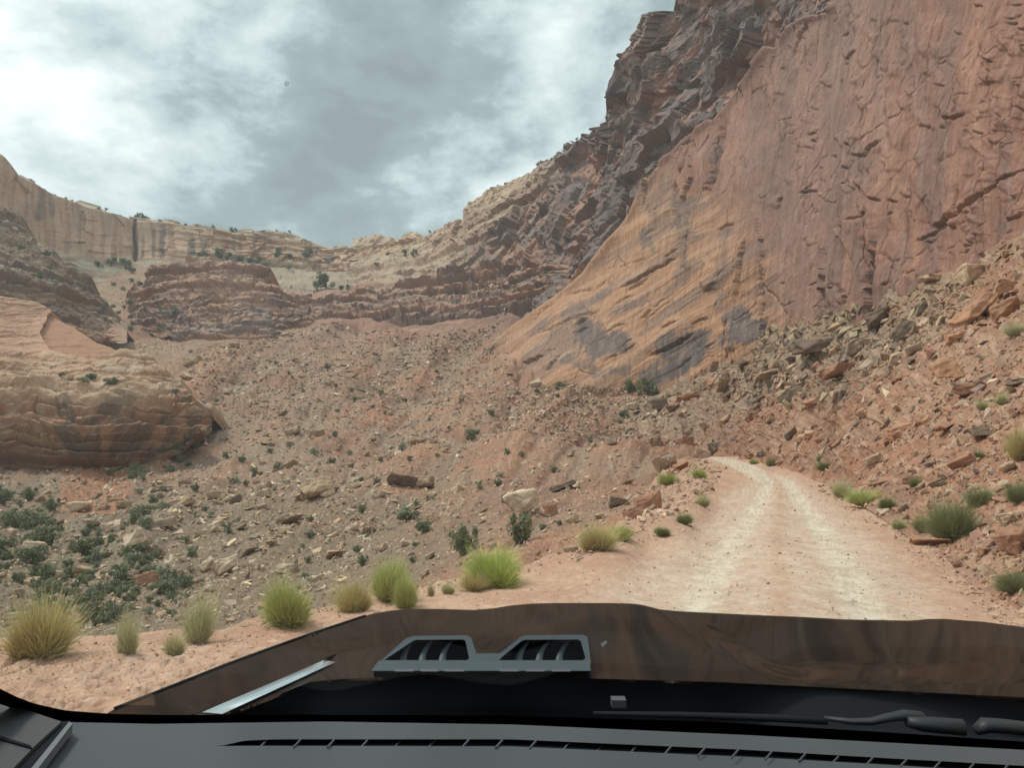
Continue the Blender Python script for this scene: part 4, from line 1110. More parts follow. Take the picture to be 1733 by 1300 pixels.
r2 = random.Random(5)
auto = []
def cname(cc): return {cTAN: 'tan', cGRY: 'grey', cRST: 'rust', cDRK: 'dark', cPAL: 'pale', cORG: 'orange'}[cc]
for poly, n, lo, hi, cols, seed in ((LOW, 92, 12, 32, [cTAN, cPAL, cGRY, cGRY, cTAN], 31), ([(-20, 860), (300, 830), (520, 860), (480, 1000), (300, 1040), (0, 1060)], 30, 16, 40, [cPAL, cTAN, cGRY], 35), (TAL, 55, 18, 46, [cRST, cTAN, cRST, cDRK, cORG], 32), (TALU, 36, 20, 52, [cTAN, cGRY, cDRK, cRST], 33),
                                    ([(860, 640), (1110, 660), (1150, 700), (1060, 760), (900, 755)], 8, 8, 18, [cTAN, cRST, cPAL], 34)):
    pts, sz = scatter(poly, n * 6, lo, hi, 1.6, seed)
    got = 0
    for (x, y), w in sorted(zip(pts, sz), key=lambda t: -t[1] if r2.random() < .3 else r2.random()):
        if got >= n: break
        if any(math.hypot(x - b[0], y - b[1]) < .62 * (w + b[2]) for b in BPOS): continue
        if y > 985 - 0 and x > 420 and x < 1250: continue
        cc = r2.choice(cols)
        h = w * r2.uniform(.42, .8)
        o = add_boulder(x, y, w, h, cc, None, lean=r2.uniform(.0, .7), r=r2)
        if o is None: continue
        got += 1
        size = 'large' if w > 34 else ('middling' if w > 20 else 'small')
        shape = 'flat' if h / w < .52 else ('angular' if h / w < .68 else 'chunky')
        auto.append((x, y, o, f'{size} {shape} {cname(cc)}'))
place_labels(auto, 'boulder')
print('boulders', len(BPOS))


# ------------------------------------------------------------------ plants
def blades(n, seed, rad, hgt, w, spread, lo=0.0, curl=.25, c0=(.2, .2, .1), c1=(.3, .3, .1), dome=True, start=.06):
    """thin upright blades fanned from a root: base colour c0 to tip colour c1"""
    r = np.random.default_rng(seed)
    az = r.uniform(0, 2 * math.pi, n); u = np.sqrt(r.random(n))
    tilt = u * spread
    L = hgt * (r.uniform(.72, 1.05, n) if dome else r.uniform(.5, 1.1, n)) * (1 - .18 * u ** 2)
    dirv = np.stack([np.cos(az) * np.sin(tilt) * rad / hgt * 1.15, np.sin(az) * np.sin(tilt) * rad / hgt * 1.15, np.cos(tilt)], -1)
    root = np.stack([np.cos(az) * u * start, np.sin(az) * u * start, 0 * az], -1)
    side = np.cross(dirv, r.normal(size=(n, 3))); side /= np.linalg.norm(side, axis=1)[:, None]
    bend = r.normal(size=(n, 3)) * curl * hgt * .25
    ts = np.array([lo, lo + (1 - lo) * .5, 1.0])
    V = []
    for k, t in enumerate(ts):
        c = root + dirv * (L * t)[:, None] + bend * (t * t)
        ww = w * (1.0, .8, .12)[k] * r.uniform(.7, 1.2, n)[:, None]
        V.append(c - side * ww); V.append(c + side * ww)
    V = np.stack(V, 1)
    b = np.arange(n)[:, None] * 6
    Q = np.concatenate([b + np.array([[0, 1, 3, 2]]), b + np.array([[2, 3, 5, 4]])])
    shade = r.uniform(.7, 1.25, n)[:, None, None]
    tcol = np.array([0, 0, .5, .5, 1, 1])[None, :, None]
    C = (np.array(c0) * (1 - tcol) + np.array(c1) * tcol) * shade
    return V.reshape(-1, 3), Q, C.reshape(-1, 3)


def clumps(seed, n, m, rad, hgt, w, spread, lo, curl, c0, c1, start=.05):
    """a bush of several fans of its own lean and height, so the outline is uneven"""
    r = np.random.default_rng(seed)
    V, Q, C, off = [], [], [], 0
    for k in range(m):
        az, q = r.uniform(0, 6.28), math.sqrt(r.random()) * 1.0
        if k == 0: q = .1
        hk = hgt * r.uniform(.55, 1.12) * (1 - .25 * q * q)
        v, f, c = blades(n // m, seed * 31 + k, rad * r.uniform(.45, .7), hk, w, spread * .62, lo, curl, np.array(c0) * r.uniform(.85, 1.1), np.array(c1) * r.uniform(.8, 1.15), True, start)
        lean = q * .62
        x, z = v[:, 0].copy(), v[:, 2].copy()
        v[:, 0] = x * math.cos(lean) + z * math.sin(lean) * rad / hgt * 1.1; v[:, 2] = z * math.cos(lean * .85) - x * math.sin(lean) * .5
        ca_, sa_ = math.cos(az), math.sin(az)
        v = np.stack([v[:, 0] * ca_ - v[:, 1] * sa_, v[:, 0] * sa_ + v[:, 1] * ca_, v[:, 2]], -1)
        v[:, :2] += np.array([ca_, sa_]) * q * .16
        V.append(v); Q.append(f + off); C.append(c); off += len(v)
    return np.concatenate(V), np.concatenate(Q), np.concatenate(C)


def bush_meshes(seed, kind):
    if kind == 'green':
        a = clumps(seed, 500, 7, .5, .62, .005, 1.3, 0, .3, (.33, .25, .135), (.36, .32, .15))
        b = clumps(seed + 1, 4600, 11, .55, .86, .0038, 1.6, .36, .7, (.36, .34, .15), (.54, .58, .21))
    elif kind == 'bright':
        a = clumps(seed, 500, 7, .5, .6, .005, 1.3, 0, .3, (.38, .29, .15), (.42, .38, .16))
        b = clumps(seed + 1, 5600, 12, .55, .84, .0038, 1.7, .34, .7, (.41, .41, .155), (.62, .70, .22))
    elif kind == 'straw':
        a = clumps(seed, 700, 7, .5, .7, .0045, 1.3, 0, .4, (.42, .31, .17), (.50, .38, .2))
        b = clumps(seed + 1, 3600, 10, .5, .87, .0036, 1.5, .3, .8, (.46, .39, .19), (.66, .58, .28))
    elif kind == 'pale':
        a = clumps(seed, 350, 6, .45, .7, .0045, 1.1, 0, .4, (.42, .35, .22), (.52, .44, .26))
        b = clumps(seed + 1, 1500, 8, .48, .9, .0036, 1.3, .25, .9, (.38, .35, .19), (.66, .64, .36))
    else:   # olive
        a = clumps(seed, 450, 7, .5, .6, .005, 1.3, 0, .3, (.27, .20, .13), (.28, .24, .13))
        b = clumps(seed + 1, 4600, 12, .55, .86, .0042, 1.7, .3, .8, (.19, .19, .095), (.33, .345, .165))
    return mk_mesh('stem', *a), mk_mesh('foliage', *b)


def leafball(seed, n, blobs, size, c0, c1):
    """clumps of small leaves spread through a crown"""
    r = np.random.default_rng(seed)
    cen = np.stack([r.uniform(-.42, .42, blobs), r.uniform(-.42, .42, blobs), r.uniform(.2, .8, blobs)], -1)
    br = r.uniform(.14, .27, blobs)
    k = r.integers(0, blobs, n)
    dv_ = r.normal(size=(n, 3)); dv_ /= np.linalg.norm(dv_, axis=1)[:, None]
    p = cen[k] + dv_ * (br[k] * r.uniform(.45, 1.05, n))[:, None]
    p[:, 2] = np.abs(p[:, 2])
    nrm = dv_ + r.normal(size=(n, 3)) * .7; nrm /= np.linalg.norm(nrm, axis=1)[:, None]
    t = np.cross(nrm, r.normal(size=(n, 3))); t /= np.linalg.norm(t, axis=1)[:, None]
    bt = np.cross(nrm, t)
    s_ = size * r.uniform(.6, 1.3, n)[:, None]
    V = np.stack([p - t * s_, p + bt * s_ * .55, p + t * s_, p - bt * s_ * .55], 1)
    Q = np.arange(n * 4).reshape(n, 4)
    f = r.random((blobs, 1))[k] * .6 + r.random((n, 1)) * .4
    C = np.repeat(np.array(c0) * (1 - f) + np.array(c1) * f, 4, 0)
    return V.reshape(-1, 3), Q, C


def branches(seed, n, h, rad):
    r = np.random.default_rng(seed)
    V, Q, off = [], [], 0
    for k in range(n):
        a = r.uniform(0, 6.28); top = np.array([math.cos(a) * rad * r.uniform(.3, 1), math.sin(a) * rad * r.uniform(.3, 1), h * r.uniform(.6, 1)])
        mid = top * .5 + r.normal(size=3) * .04
        for j, (c, w) in enumerate(((np.array([0, 0, -.15]), .05), (mid, .03), (top, .008))):
            for i in range(5):
                V.append(c + np.array([math.cos(i * 1.2566) * w, math.sin(i * 1.2566) * w, 0]))
            if j:
                for i in range(5):
                    Q.append((off + (j - 1) * 5 + i, off + (j - 1) * 5 + (i + 1) % 5, off + j * 5 + (i + 1) % 5, off + j * 5 + i))
        off += 15
    return np.array(V), np.array(Q), np.tile(np.array([[.13, .10, .075]]), (len(V), 1))


PROTO = {}
for kd in ('green', 'bright', 'straw', 'pale', 'olive'):
    PROTO[kd] = [bush_meshes(500 + 10 * i + hash_ * 50, kd) for i, hash_ in ((0, len(kd)), (1, len(kd)))]
for i in range(4):
    PROTO.setdefault('shrub', []).append((mk_mesh('stem', *branches(700 + i, 6, .5, .3)), mk_mesh('foliage', *leafball(710 + i, 1300, 14, .058, (.145, .16, .09), (.27, .285, .165)))))
    PROTO.setdefault('sage', []).append((mk_mesh('stem', *branches(720 + i, 6, .5, .3)), mk_mesh('foliage', *leafball(730 + i, 1000, 12, .055, (.17, .19, .115), (.28, .30, .19)))))
    PROTO.setdefault('juniper', []).append((mk_mesh('trunk', *branches(740 + i, 5, .7, .2)), mk_mesh('crown', *leafball(750 + i, 700, 11, .06, (.075, .10, .06), (.15, .19, .11)))))
for L in PROTO.values():
    for ms in L:
        for m_ in ms: m_.materials.append(M_leaf)


def add_plant(px, py, w, h, kind, name, label, cat, group, rot=None, r=random, parts=True):
    """w by h photo pixels, rooted at (px, py)"""
    hit = surf(px, py)
    if hit is None: return None
    p = hit[0]; mpp = p[1] / F
    a, b = r.choice(PROTO[kind])
    e = empty(name, Vector(p) - Vector((0, 0, .03 * h * mpp)))
    hh = h * mpp / .86; ww = w * mpp / (1.08 if kind in ('shrub', 'sage', 'juniper') else 1.12)
    e.scale = (ww * r.uniform(.92, 1.15), ww * r.uniform(.8, 1.0), hh); e.rotation_euler = (r.uniform(-.13, .13), r.uniform(-.13, .13), r.uniform(-.5, .5) + (math.pi if r.random() < .5 else 0))
    tag(e, label, cat, group)
    pn = ('trunk', 'crown') if kind == 'juniper' else ('stem', 'foliage')
    for nme, me in zip(pn, (a, b)):
        link(nme, me, None, e)
    return e


RB = 'bushes along the shoulder of the road'
for (x, y, w, h, kd, lb) in [
    (62, 1118, 145, 118, 'straw', 'large yellow-green straw bush at the far left of the shoulder'), (214, 1112, 56, 80, 'pale', 'small thin pale green bush right of the large straw bush'),
    (334, 1086, 92, 88, 'pale', 'wispy straw-coloured bush between the thin pale and the round green bush'), (296, 1112, 54, 44, 'pale', 'low pale tuft in front of the wispy straw bush'),
    (492, 1060, 108, 92, 'green', 'round green bush standing alone beside the hood edge'), (604, 1036, 74, 62, 'straw', 'small yellowish bush at the left of the clump of three'),
    (654, 1018, 84, 84, 'green', 'tall green bush in the middle of the clump of three'), (688, 1026, 56, 66, 'green', 'narrow green bush at the right of the clump of three'),
    (838, 990, 122, 80, 'bright', 'brightest green broad bush at the brink of the slope'), (806, 996, 60, 36, 'straw', 'dry straw skirt bush at the left foot of the brightest bush'),
    (1008, 934, 80, 54, 'straw', 'straw-green bush where the shoulder meets the mound'), (1052, 912, 44, 28, 'green', 'small green bush right of the straw-green bush'),
    (1600, 892, 100, 82, 'olive', 'large olive bush on the bank right of the road'), (1650, 836, 56, 34, 'olive', 'olive bush upper right of the large olive bush'), (1555, 885, 42, 30, 'olive', 'small olive bush at the left foot of the large olive bush'),
    (1462, 856, 80, 34, 'green', 'low green bush along the right verge of the road'), (1425, 842, 44, 34, 'pale', 'pale grassy bush left of the low green verge bush'), (1500, 858, 36, 26, 'olive', 'olive tuft right of the low green verge bush'),
    (1400, 800, 30, 20, 'olive', 'small olive bush above the verge left of the pale grassy bush'), (1395, 786, 24, 16, 'olive', 'tiny olive bush at the talus foot by the bend'), (1718, 1000, 56, 46, 'olive', 'olive bush at the right edge beside the road'), (1722, 772, 60, 66, 'straw', 'tall straw bush high on the right bank'),
    (1716, 830, 50, 44, 'olive', 'grey olive bush below the tall straw bush'), (1665, 700, 34, 20, 'pale', 'pale tuft on the right talus'), (1652, 772, 34, 22, 'olive', 'small olive bush on the talus left of the tall straw bush'), (1520, 895, 40, 22, 'pale', 'dry tuft at the roadside left of the flat rust slab'),
    (1305, 790, 26, 18, 'olive', 'small olive bush on the far right verge at the bend'), (1275, 786, 22, 12, 'green', 'tiny green bush just beyond the bend'), (1720, 570, 50, 26, 'pale', 'pale grass patch right of the flat orange block'), (1545, 820, 30, 22, 'olive', 'small olive bush on the bank above the verge'), (1700, 690, 40, 22, 'pale', 'dry grass patch at the right of the talus'),
]:
    add_plant(x, y, w, h, kd, 'bush', lb, 'bush', RB)

TUFTS = [(1130, 819, 40, 26, 'green'), (1148, 818, 22, 13, 'pale'), (1184, 809, 34, 20, 'green'), (1192, 860, 30, 24, 'pale'), (1158, 886, 36, 22, 'olive'),
         (1122, 907, 32, 18, 'olive'), (1112, 902, 20, 13, 'pale'), (1052, 914, 34, 28, 'green'), (1036, 922, 24, 18, 'pale'), (757, 1004, 34, 22, 'pale'), (728, 1012, 20, 26, 'pale')]
NTH = ['first', 'second', 'third', 'fourth', 'fifth', 'sixth', 'seventh', 'eighth', 'ninth', 'tenth', 'eleventh', 'twelfth', 'thirteenth', 'fourteenth', 'fifteenth', 'sixteenth', 'seventeenth', 'eighteenth', 'nineteenth', 'twentieth']
for i, (x, y, w, h, kd) in enumerate(sorted(TUFTS)):
    add_plant(x, y, w, h, kd, 'grass_tuft', f'low {dict(green="green", olive="grey-green", pale="dry pale")[kd]} tuft on the left road edge, {NTH[i]} counting from the left', 'grass tuft', 'low tufts along the left edge of the road')

SHR = []
def scat_plants(poly, n, lo, hi, kinds, seed, tall=.75, minsep=.5, bsep=.45, name='shrub', cat='shrub', group='dark shrubs dotted over the slopes'):
    r = random.Random(seed)
    pts, sz = scatter(poly, n * 5, lo, hi, 1.4, seed)
    got = 0
    for (x, y), w in zip(pts, sz):
        if got >= n: break
        if any(math.hypot(x - q[0], y - q[1]) < minsep * (w + q[2]) * .5 for q in SHR): continue
        if any(math.hypot(x - b[0], y - b[1]) < bsep * (w + b[2]) for b in BPOS): continue
        kd = r.choice(kinds)
        o = add_plant(x, y, w, w * tall * r.uniform(.8, 1.2), kd, name, None, cat, group, r=r)
        if o is None: continue
        got += 1
        SHR.append((x, y, w, o, ('large' if w > 28 else 'middling' if w > 16 else 'small') + (' dark green' if kd == 'shrub' else ' grey-green')))


for (x, y, w, h, kd, lb) in [(878, 924, 44, 52, 'shrub', 'dark round shrub in front of the tall pale leaning boulder'), (786, 945, 40, 46, 'shrub', 'dark shrub behind the left side of the brightest green bush'), (802, 749, 26, 22, 'shrub', 'dark shrub on the lower switchback beside a pale flat slab'),
                         (955, 756, 18, 14, 'shrub', 'small dark shrub on the lower switchback near the road bend'), (692, 898, 40, 24, 'shrub', 'spreading dark shrub in mid slope left of the tan block'), (724, 922, 26, 22, 'shrub', 'dark shrub below the spreading shrub in mid slope'),
                         (1065, 668, 28, 22, 'shrub', 'dark green bush at the foot of the orange slab'), (1098, 672, 34, 32, 'shrub', 'larger dark bush right of the one at the slab foot')]:
    o = add_plant(x, y, w, h, kd, 'shrub', lb, 'shrub', 'dark shrubs dotted over the slopes')
    SHR.append((x, y, w, None, ''))
THK = [(-10, 850), (90, 850), (130, 900), (220, 880), (300, 850), (260, 960), (330, 1000), (300, 1050), (150, 1060), (0, 1040)]
scat_plants(THK, 165, 12, 52, ['shrub', 'shrub', 'sage'], 61, .8, .34, .22)
scat_plants([(250, 775), (330, 745), (310, 830), (200, 860), (180, 800)], 16, 12, 30, ['shrub', 'sage'], 62, .8)
scat_plants([(330, 800), (560, 740), (1000, 790), (960, 900), (700, 960), (420, 1020), (300, 960)], 52, 9, 24, ['shrub', 'sage', 'shrub'], 63, .9, 1.2)
scat_plants([(330, 640), (560, 600), (860, 680), (900, 740), (600, 720), (380, 720)], 22, 5, 12, ['shrub', 'sage'], 64, .9, 1.5)
scat_plants([(60, 655), (200, 640), (320, 690), (200, 692), (0, 680)], 14, 10, 26, ['shrub', 'sage'], 65, .6)
scat_plants([(880, 640), (1110, 660), (1150, 700), (1000, 745), (940, 720)], 16, 8, 22, ['shrub', 'sage'], 66, .8)
scat_plants([(175, 470), (240, 470), (330, 570), (330, 610), (230, 570), (190, 540)], 22, 7, 18, ['shrub', 'shrub', 'sage'], 67, .7)
scat_plants([(0, 400), (70, 430), (160, 520), (60, 510)], 9, 8, 16, ['shrub', 'sage'], 68, .7)
place_labels([(x, y, o, a) for x, y, w, o, a in SHR if o is not None], 'shrub')

JUN = []
def juniper_row(pts, group, where):
    pts = sorted(pts)
    for i, (x, y, w) in enumerate(pts):
        r = random.Random(int(x * 7 + y))
        n = ['first', 'second', 'third', 'fourth', 'fifth', 'sixth', 'seventh', 'eighth', 'ninth', 'tenth', 'eleventh', 'twelfth', 'thirteenth', 'fourteenth', 'fifteenth', 'sixteenth', 'seventeenth', 'eighteenth', 'nineteenth', 'twentieth', 'twenty-first', 'twenty-second', 'twenty-third', 'twenty-fourth', 'twenty-fifth', 'twenty-sixth', 'twenty-seventh', 'twenty-eighth', 'twenty-ninth', 'thirtieth'][i]
        add_plant(x, y, w, w * r.uniform(.75, 1.05), 'juniper', 'juniper_tree', f'{"bushy" if w > 16 else "small"} dark juniper, {n} from the left {where}', 'juniper tree', group, r=r)


rs = random.Random(3)
skyy = curve(SKY)
row = []
for x, w in [(70, 7), (76, 6), (95, 6), (112, 5), (128, 6), (137, 5), (185, 6), (228, 8), (235, 9), (243, 8), (250, 6), (275, 6), (310, 7), (318, 6), (335, 5), (365, 9), (395, 9), (402, 6), (470, 5), (492, 7), (610, 5), (728, 6), (755, 7), (910, 8), (916, 7), (932, 6), (958, 10), (986, 6), (850, 5), (600, 5)]:
    row.append((x, skyy(x) + 3.5, w))
juniper_row(row, 'junipers along the skyline of the rim', 'along the skyline')
juniper_row([(168, 452, 14), (188, 450, 18), (214, 455, 20), (222, 462, 12), (338, 438, 16), (370, 436, 18), (385, 440, 14), (402, 447, 18), (418, 452, 20), (436, 446, 12), (448, 462, 16), (470, 445, 18), (492, 446, 14), (520, 447, 22), (490, 462, 9), (536, 490, 18), (552, 486, 28), (575, 488, 14), (590, 484, 11), (655, 443, 12), (690, 440, 12), (705, 441, 14), (640, 458, 9), (545, 477, 16), (468, 498, 12)], 'junipers on the bench below the rim', 'on the bench below the rim')

_m, _nt, _b = new_mat('bug_smear'); _b.inputs['Base Color'].default_value = (.12, .09, .07, 1); _b.inputs['Alpha'].default_value = .3; SPLAT = _m

# ------------------------------------------------------------------ the car the picture is taken from
M_paint = plain_mat('dark_car_paint', (.020, .016, .0135), rough=.09, spec=.42, coat=0, nscale=60, namt=.3)
M_paint.node_tree.nodes.clear(); _n = M_paint.node_tree.nodes; _l = M_paint.node_tree.links
_d = _n.new('ShaderNodeBsdfDiffuse'); _d.inputs[0].default_value = (.022, .017, .013, 1)
_g = _n.new('ShaderNodeBsdfGlossy'); _g.inputs[0].default_value = (.36, .345, .335, 1); _g.inputs['Roughness'].default_value = .055
_f = _n.new('ShaderNodeFresnel'); _f.inputs[0].default_value = 1.33
_tc = _n.new('ShaderNodeTexCoord'); _nz = _n.new('ShaderNodeTexNoise'); _nz.inputs['Scale'].default_value = 45; _nz.inputs['Detail'].default_value = 6
_l.new(_tc.outputs['Object'], _nz.inputs['Vector'])
_bp = _n.new('ShaderNodeBump'); _bp.inputs['Strength'].default_value = .012; _bp.inputs['Distance'].default_value = .004; _l.new(_nz.outputs['Fac'], _bp.inputs['Height'])
_l.new(_bp.outputs[0], _g.inputs['Normal'])
_cr = _n.new('ShaderNodeValToRGB'); _cr.color_ramp.elements[0].position = .45; _cr.color_ramp.elements[0].color = (.016, .013, .011, 1); _cr.color_ramp.elements[1].position = .8; _cr.color_ramp.elements[1].color = (.026, .020, .016, 1)
_l.new(_nz.outputs['Fac'], _cr.inputs[0]); _l.new(_cr.outputs[0], _d.inputs[0])
_m = _n.new('ShaderNodeMixShader'); _l.new(_f.outputs[0], _m.inputs[0]); _l.new(_d.outputs[0], _m.inputs[1]); _l.new(_g.outputs[0], _m.inputs[2])
_o = _n.new('ShaderNodeOutputMaterial'); _l.new(_m.outputs[0], _o.inputs[0])
M_black = plain_mat('black_plastic', (.012, .014, .017), rough=.7, spec=.08, nscale=900, bump=.1)
M_frit = plain_mat('black_ceramic_band', (.003, .003, .0045), rough=.9, spec=0)
M_dash = plain_mat('dashboard_vinyl', (.048, .054, .060), rough=.62, spec=.35, nscale=1400, namt=.12, bump=.35)
M_trim = plain_mat('pillar_trim', (.045, .046, .048), rough=.6, spec=.3, nscale=700, bump=.3)
M_grey = plain_mat('scoop_grey_plastic', (.045, .058, .066), rough=.5, spec=.3, nscale=300, namt=.08)
M_strip = plain_mat('trim_strip_grey', (.10, .11, .115), rough=.5)
M_void = plain_mat('vent_dark', (.006, .008, .012), rough=.8, spec=.1)
M_wiper = plain_mat('wiper_black', (.022, .024, .026), rough=.5, spec=.3)
M_fin = plain_mat('vent_fin', (.07, .075, .08), rough=.6)
M_liner = plain_mat('headliner_cloth', (.22, .21, .20), rough=.95)
M_chrome = plain_mat('washer_clip', (.06, .065, .07), rough=.4)
M_tyre = plain_mat('tyre_rubber', (.02, .02, .02), rough=.9)

gm, gt, gb = new_mat('windscreen_glass')
gt.nodes.remove(gb)
tr = gt.nodes.new('ShaderNodeBsdfTransparent'); tr.inputs[0].default_value = (.965, .985, .975, 1)
gl = gt.nodes.new('ShaderNodeBsdfGlossy'); gl.inputs['Roughness'].default_value = .02; gl.inputs['Color'].default_value = (1, 1, 1, 1)
fr_ = gt.nodes.new('ShaderNodeFresnel'); fr_.inputs[0].default_value = 1.35
fm_ = gt.nodes.new('ShaderNodeMath'); fm_.operation = 'MULTIPLY'; fm_.inputs[1].default_value = .3; gt.links.new(fr_.outputs[0], fm_.inputs[0])
ms_ = gt.nodes.new('ShaderNodeMixShader'); gt.links.new(fm_.outputs[0], ms_.inputs[0]); gt.links.new(tr.outputs[0], ms_.inputs[1]); gt.links.new(gl.outputs[0], ms_.inputs[2])
gt.links.new(ms_.outputs[0], gt.nodes['Material Output'].inputs[0])

car = tag(empty('car', (-.30, -.3, 0)), 'dark vehicle with a twin-opening bonnet scoop, seen from its own front seat', 'vehicle')


def part(name, V, Q, mat, parent=None, smooth=True):
    o = link(name, mk_mesh(name, V, Q, None, smooth), mat)
    o.parent = parent or car
    o.matrix_parent_inverse = (parent or car).matrix_world.inverted()
    return o


bpy.context.view_layer.update()


class ZSheet:
    """a near-level panel: heights by control points, seen through the same camera model"""
    def __init__(self, ctrl, x0, x1, top, bot, nx, ny, tq=1.0, reg=1e-5):
        ev = tps(ctrl, reg)
        xs = np.linspace(x0, x1, nx); v = np.linspace(0, 1, ny)[:, None] ** tq
        t = curve(top)(xs); b = curve(bot)(xs)
        self.px = np.broadcast_to(xs[None], (ny, nx)).copy(); self.py = b[None] + (t - b)[None] * v
        self.z = ev(self.px, self.py)
        self.P = unproj(self.px, self.py, plane_D(self.px, self.py, self.z))


HTOP = [(150, 1226), (195, 1200), (280, 1167), (380, 1127), (450, 1101), (525, 1074), (600, 1049), (630, 1039), (660, 1034), (690, 1031), (740, 1031), (800, 1033), (835, 1030), (866, 1025), (900, 1022), (941, 1021), (1031, 1021), (1070, 1022), (1090, 1025), (1116, 1032), (1150, 1035), (1186, 1037), (1291, 1042), (1366, 1045), (1431, 1049), (1540, 1051), (1556, 1050), (1575, 1048), (1600, 1048), (1666, 1053), (1733, 1062), (1900, 1092), (2000, 1120)]
HBOT = [(150, 1228), (400, 1204), (525, 1155), (575, 1150), (640, 1147), (866, 1145), (1216, 1155), (1516, 1170), (1733, 1181), (2000, 1200)]
HC = [(150, 1226, 1.06), (195, 1200, 1.06), (280, 1167, 1.065), (380, 1127, 1.068), (450, 1102, 1.07), (525, 1075, 1.07), (600, 1050, 1.072), (645, 1036, 1.078), (690, 1031, 1.085), (800, 1033, 1.10), (866, 1025, 1.13), (941, 1021, 1.142), (1031, 1021, 1.142), (1086, 1025, 1.135), (1116, 1032, 1.115), (1186, 1037, 1.105), (1291, 1042, 1.10),
      (1431, 1050, 1.09), (1556, 1050, 1.092), (1600, 1048, 1.098), (1733, 1062, 1.10), (2000, 1120, 1.09), (330, 1205, 1.085), (450, 1150, 1.09), (600, 1095, 1.092), (740, 1052, 1.10), (420, 1205, 1.115), (520, 1158, 1.125), (610, 1120, 1.13), (720, 1075, 1.135), (820, 1045, 1.13),
      (575, 1150, 1.15), (640, 1147, 1.158), (866, 1145, 1.165), (1216, 1155, 1.16), (1516, 1170, 1.145), (1733, 1181, 1.135), (2000, 1200, 1.12), (1000, 1090, 1.165), (1200, 1100, 1.145), (1500, 1110, 1.13), (1733, 1110, 1.12), (850, 1080, 1.165), (1080, 1060, 1.15), (1200, 1060, 1.122)]
CREASE = [(336, 1206), (440, 1163), (545, 1119)]
Hd = ZSheet(HC, 150, 2000, HTOP, HBOT, 420, 46, 1.0, 3.5e-3)
sd_, tt_ = poly_sdist(Hd.px, Hd.py, CREASE)
sd_ = -sd_ if poly_sdist(np.array([460.0]), np.array([1163.0]), CREASE)[0][0] < 0 else sd_      # positive to the right of the crease
wq = 30 * (1 - .45 * tt_)
ridge_ = np.where(sd_ < 0, np.exp(sd_ / 120), 1 - sstep(0, 1, sd_ / wq)) * np.where(tt_ >= 1, np.exp(-(np.hypot(Hd.px - 545, Hd.py - 1119) / 26) ** 2), 1)
Hd.z = Hd.z + .024 * ridge_ * (1 - .35 * tt_)
rb_, rt_ = poly_sdist(Hd.px, Hd.py, [(1330, 1162), (1190, 1085), (1108, 1030), (1096, 1020)])
rb_ = -rb_ if poly_sdist(np.array([1300.0]), np.array([1085.0]), [(1330, 1162), (1190, 1085), (1108, 1030)])[0][0] < 0 else rb_
Hd.z = Hd.z - .013 * sstep(-6, 30, rb_) * np.exp(-np.maximum(rb_ - 30, 0) / 260) * sstep(1160, 1120, Hd.py)
Hd.P = unproj(Hd.px, Hd.py, plane_D(Hd.px, Hd.py, Hd.z))
P = Hd.P
front = P[-1]
rows = [P]
for k, (f_, dz) in enumerate(((.02, -.004), (.05, -.018), (.08, -.045), (.10, -.09), (.11, -.2), (.10, -.45), (.05, -.7))):
    # the left end of the rim turns down into the wing, the rest into the nose
    rows.append((front + np.array([.25, 1.0, 0]) * f_ + np.array([0, 0, dz]))[None])
P2 = np.concatenate(rows)
hood = part('hood', P2.reshape(-1, 3), grid_quads(*P2.shape[:2]), M_paint)

ks_ = np.where((Hd.px[-1] > 190) & (Hd.px[-1] < 640))[0]
edge_pts = front[ks_][::6] + np.array([0, 0, .001])
HOOD_EDGE = edge_pts
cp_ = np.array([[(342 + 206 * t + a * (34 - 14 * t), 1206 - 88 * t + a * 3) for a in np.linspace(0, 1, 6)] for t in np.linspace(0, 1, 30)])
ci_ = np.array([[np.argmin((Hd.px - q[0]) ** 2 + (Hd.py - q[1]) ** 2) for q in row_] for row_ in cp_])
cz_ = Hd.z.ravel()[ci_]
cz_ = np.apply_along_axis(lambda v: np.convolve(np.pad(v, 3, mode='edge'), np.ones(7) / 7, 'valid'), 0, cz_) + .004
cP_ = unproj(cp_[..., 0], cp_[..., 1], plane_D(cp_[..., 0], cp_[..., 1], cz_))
M_skystrip = plain_mat('sky_reflection_metal', (.70, .72, .72), rough=.16, metal=1.0)
part('sky_reflection_strip', cP_.reshape(-1, 3), grid_quads(30, 6), M_skystrip)  # added bright metal strip, stands in for the sky's reflection on the hood
# raised scoop: a frame round two openings, standing on the hood and facing back
def sp(px, py, back=0.0):
    D = 1.455 + (1134 - py) * .0011 + back
    return unproj(px, py, D)


scoop = empty('hood_scoop', (0, 1.45, 1.16)); scoop.parent = car; bpy.context.view_layer.update(); scoop.matrix_parent_inverse = car.matrix_world.inverted(); bpy.context.view_layer.update()
outer = [(632, 1133), (634, 1127), (688, 1080), (700, 1077), (790, 1076), (797, 1079), (806, 1106), (846, 1106), (880, 1079), (888, 1076), (986, 1075), (994, 1078), (1000, 1122), (996, 1133)]
h1_ = [(650, 1118), (698, 1086), (704, 1083.5), (784, 1083), (788, 1086), (794, 1114), (791, 1118)]
h2_ = [(845, 1118), (848, 1114), (882, 1086), (888, 1083.5), (978, 1083), (983, 1086), (991, 1114), (987, 1118)]
tri = geometry.tessellate_polygon([[Vector((x, y, 0)) for x, y in L] for L in (outer, h1_, h2_)])
allp = outer + h1_ + h2_
Vf = [sp(x, y) for x, y in allp]; Vb = [sp(x, y, .15) + np.array([0, 0, -.012]) for x, y in allp]
Qf = [tuple(t) for t in tri]; nA = len(allp)
Qq = []
o_ = 0
for L in (outer, h1_, h2_):
    for i in range(len(L)):
        a, b = o_ + i, o_ + (i + 1) % len(L); Qq.append((a, b, b + nA, a + nA))
    o_ += len(L)
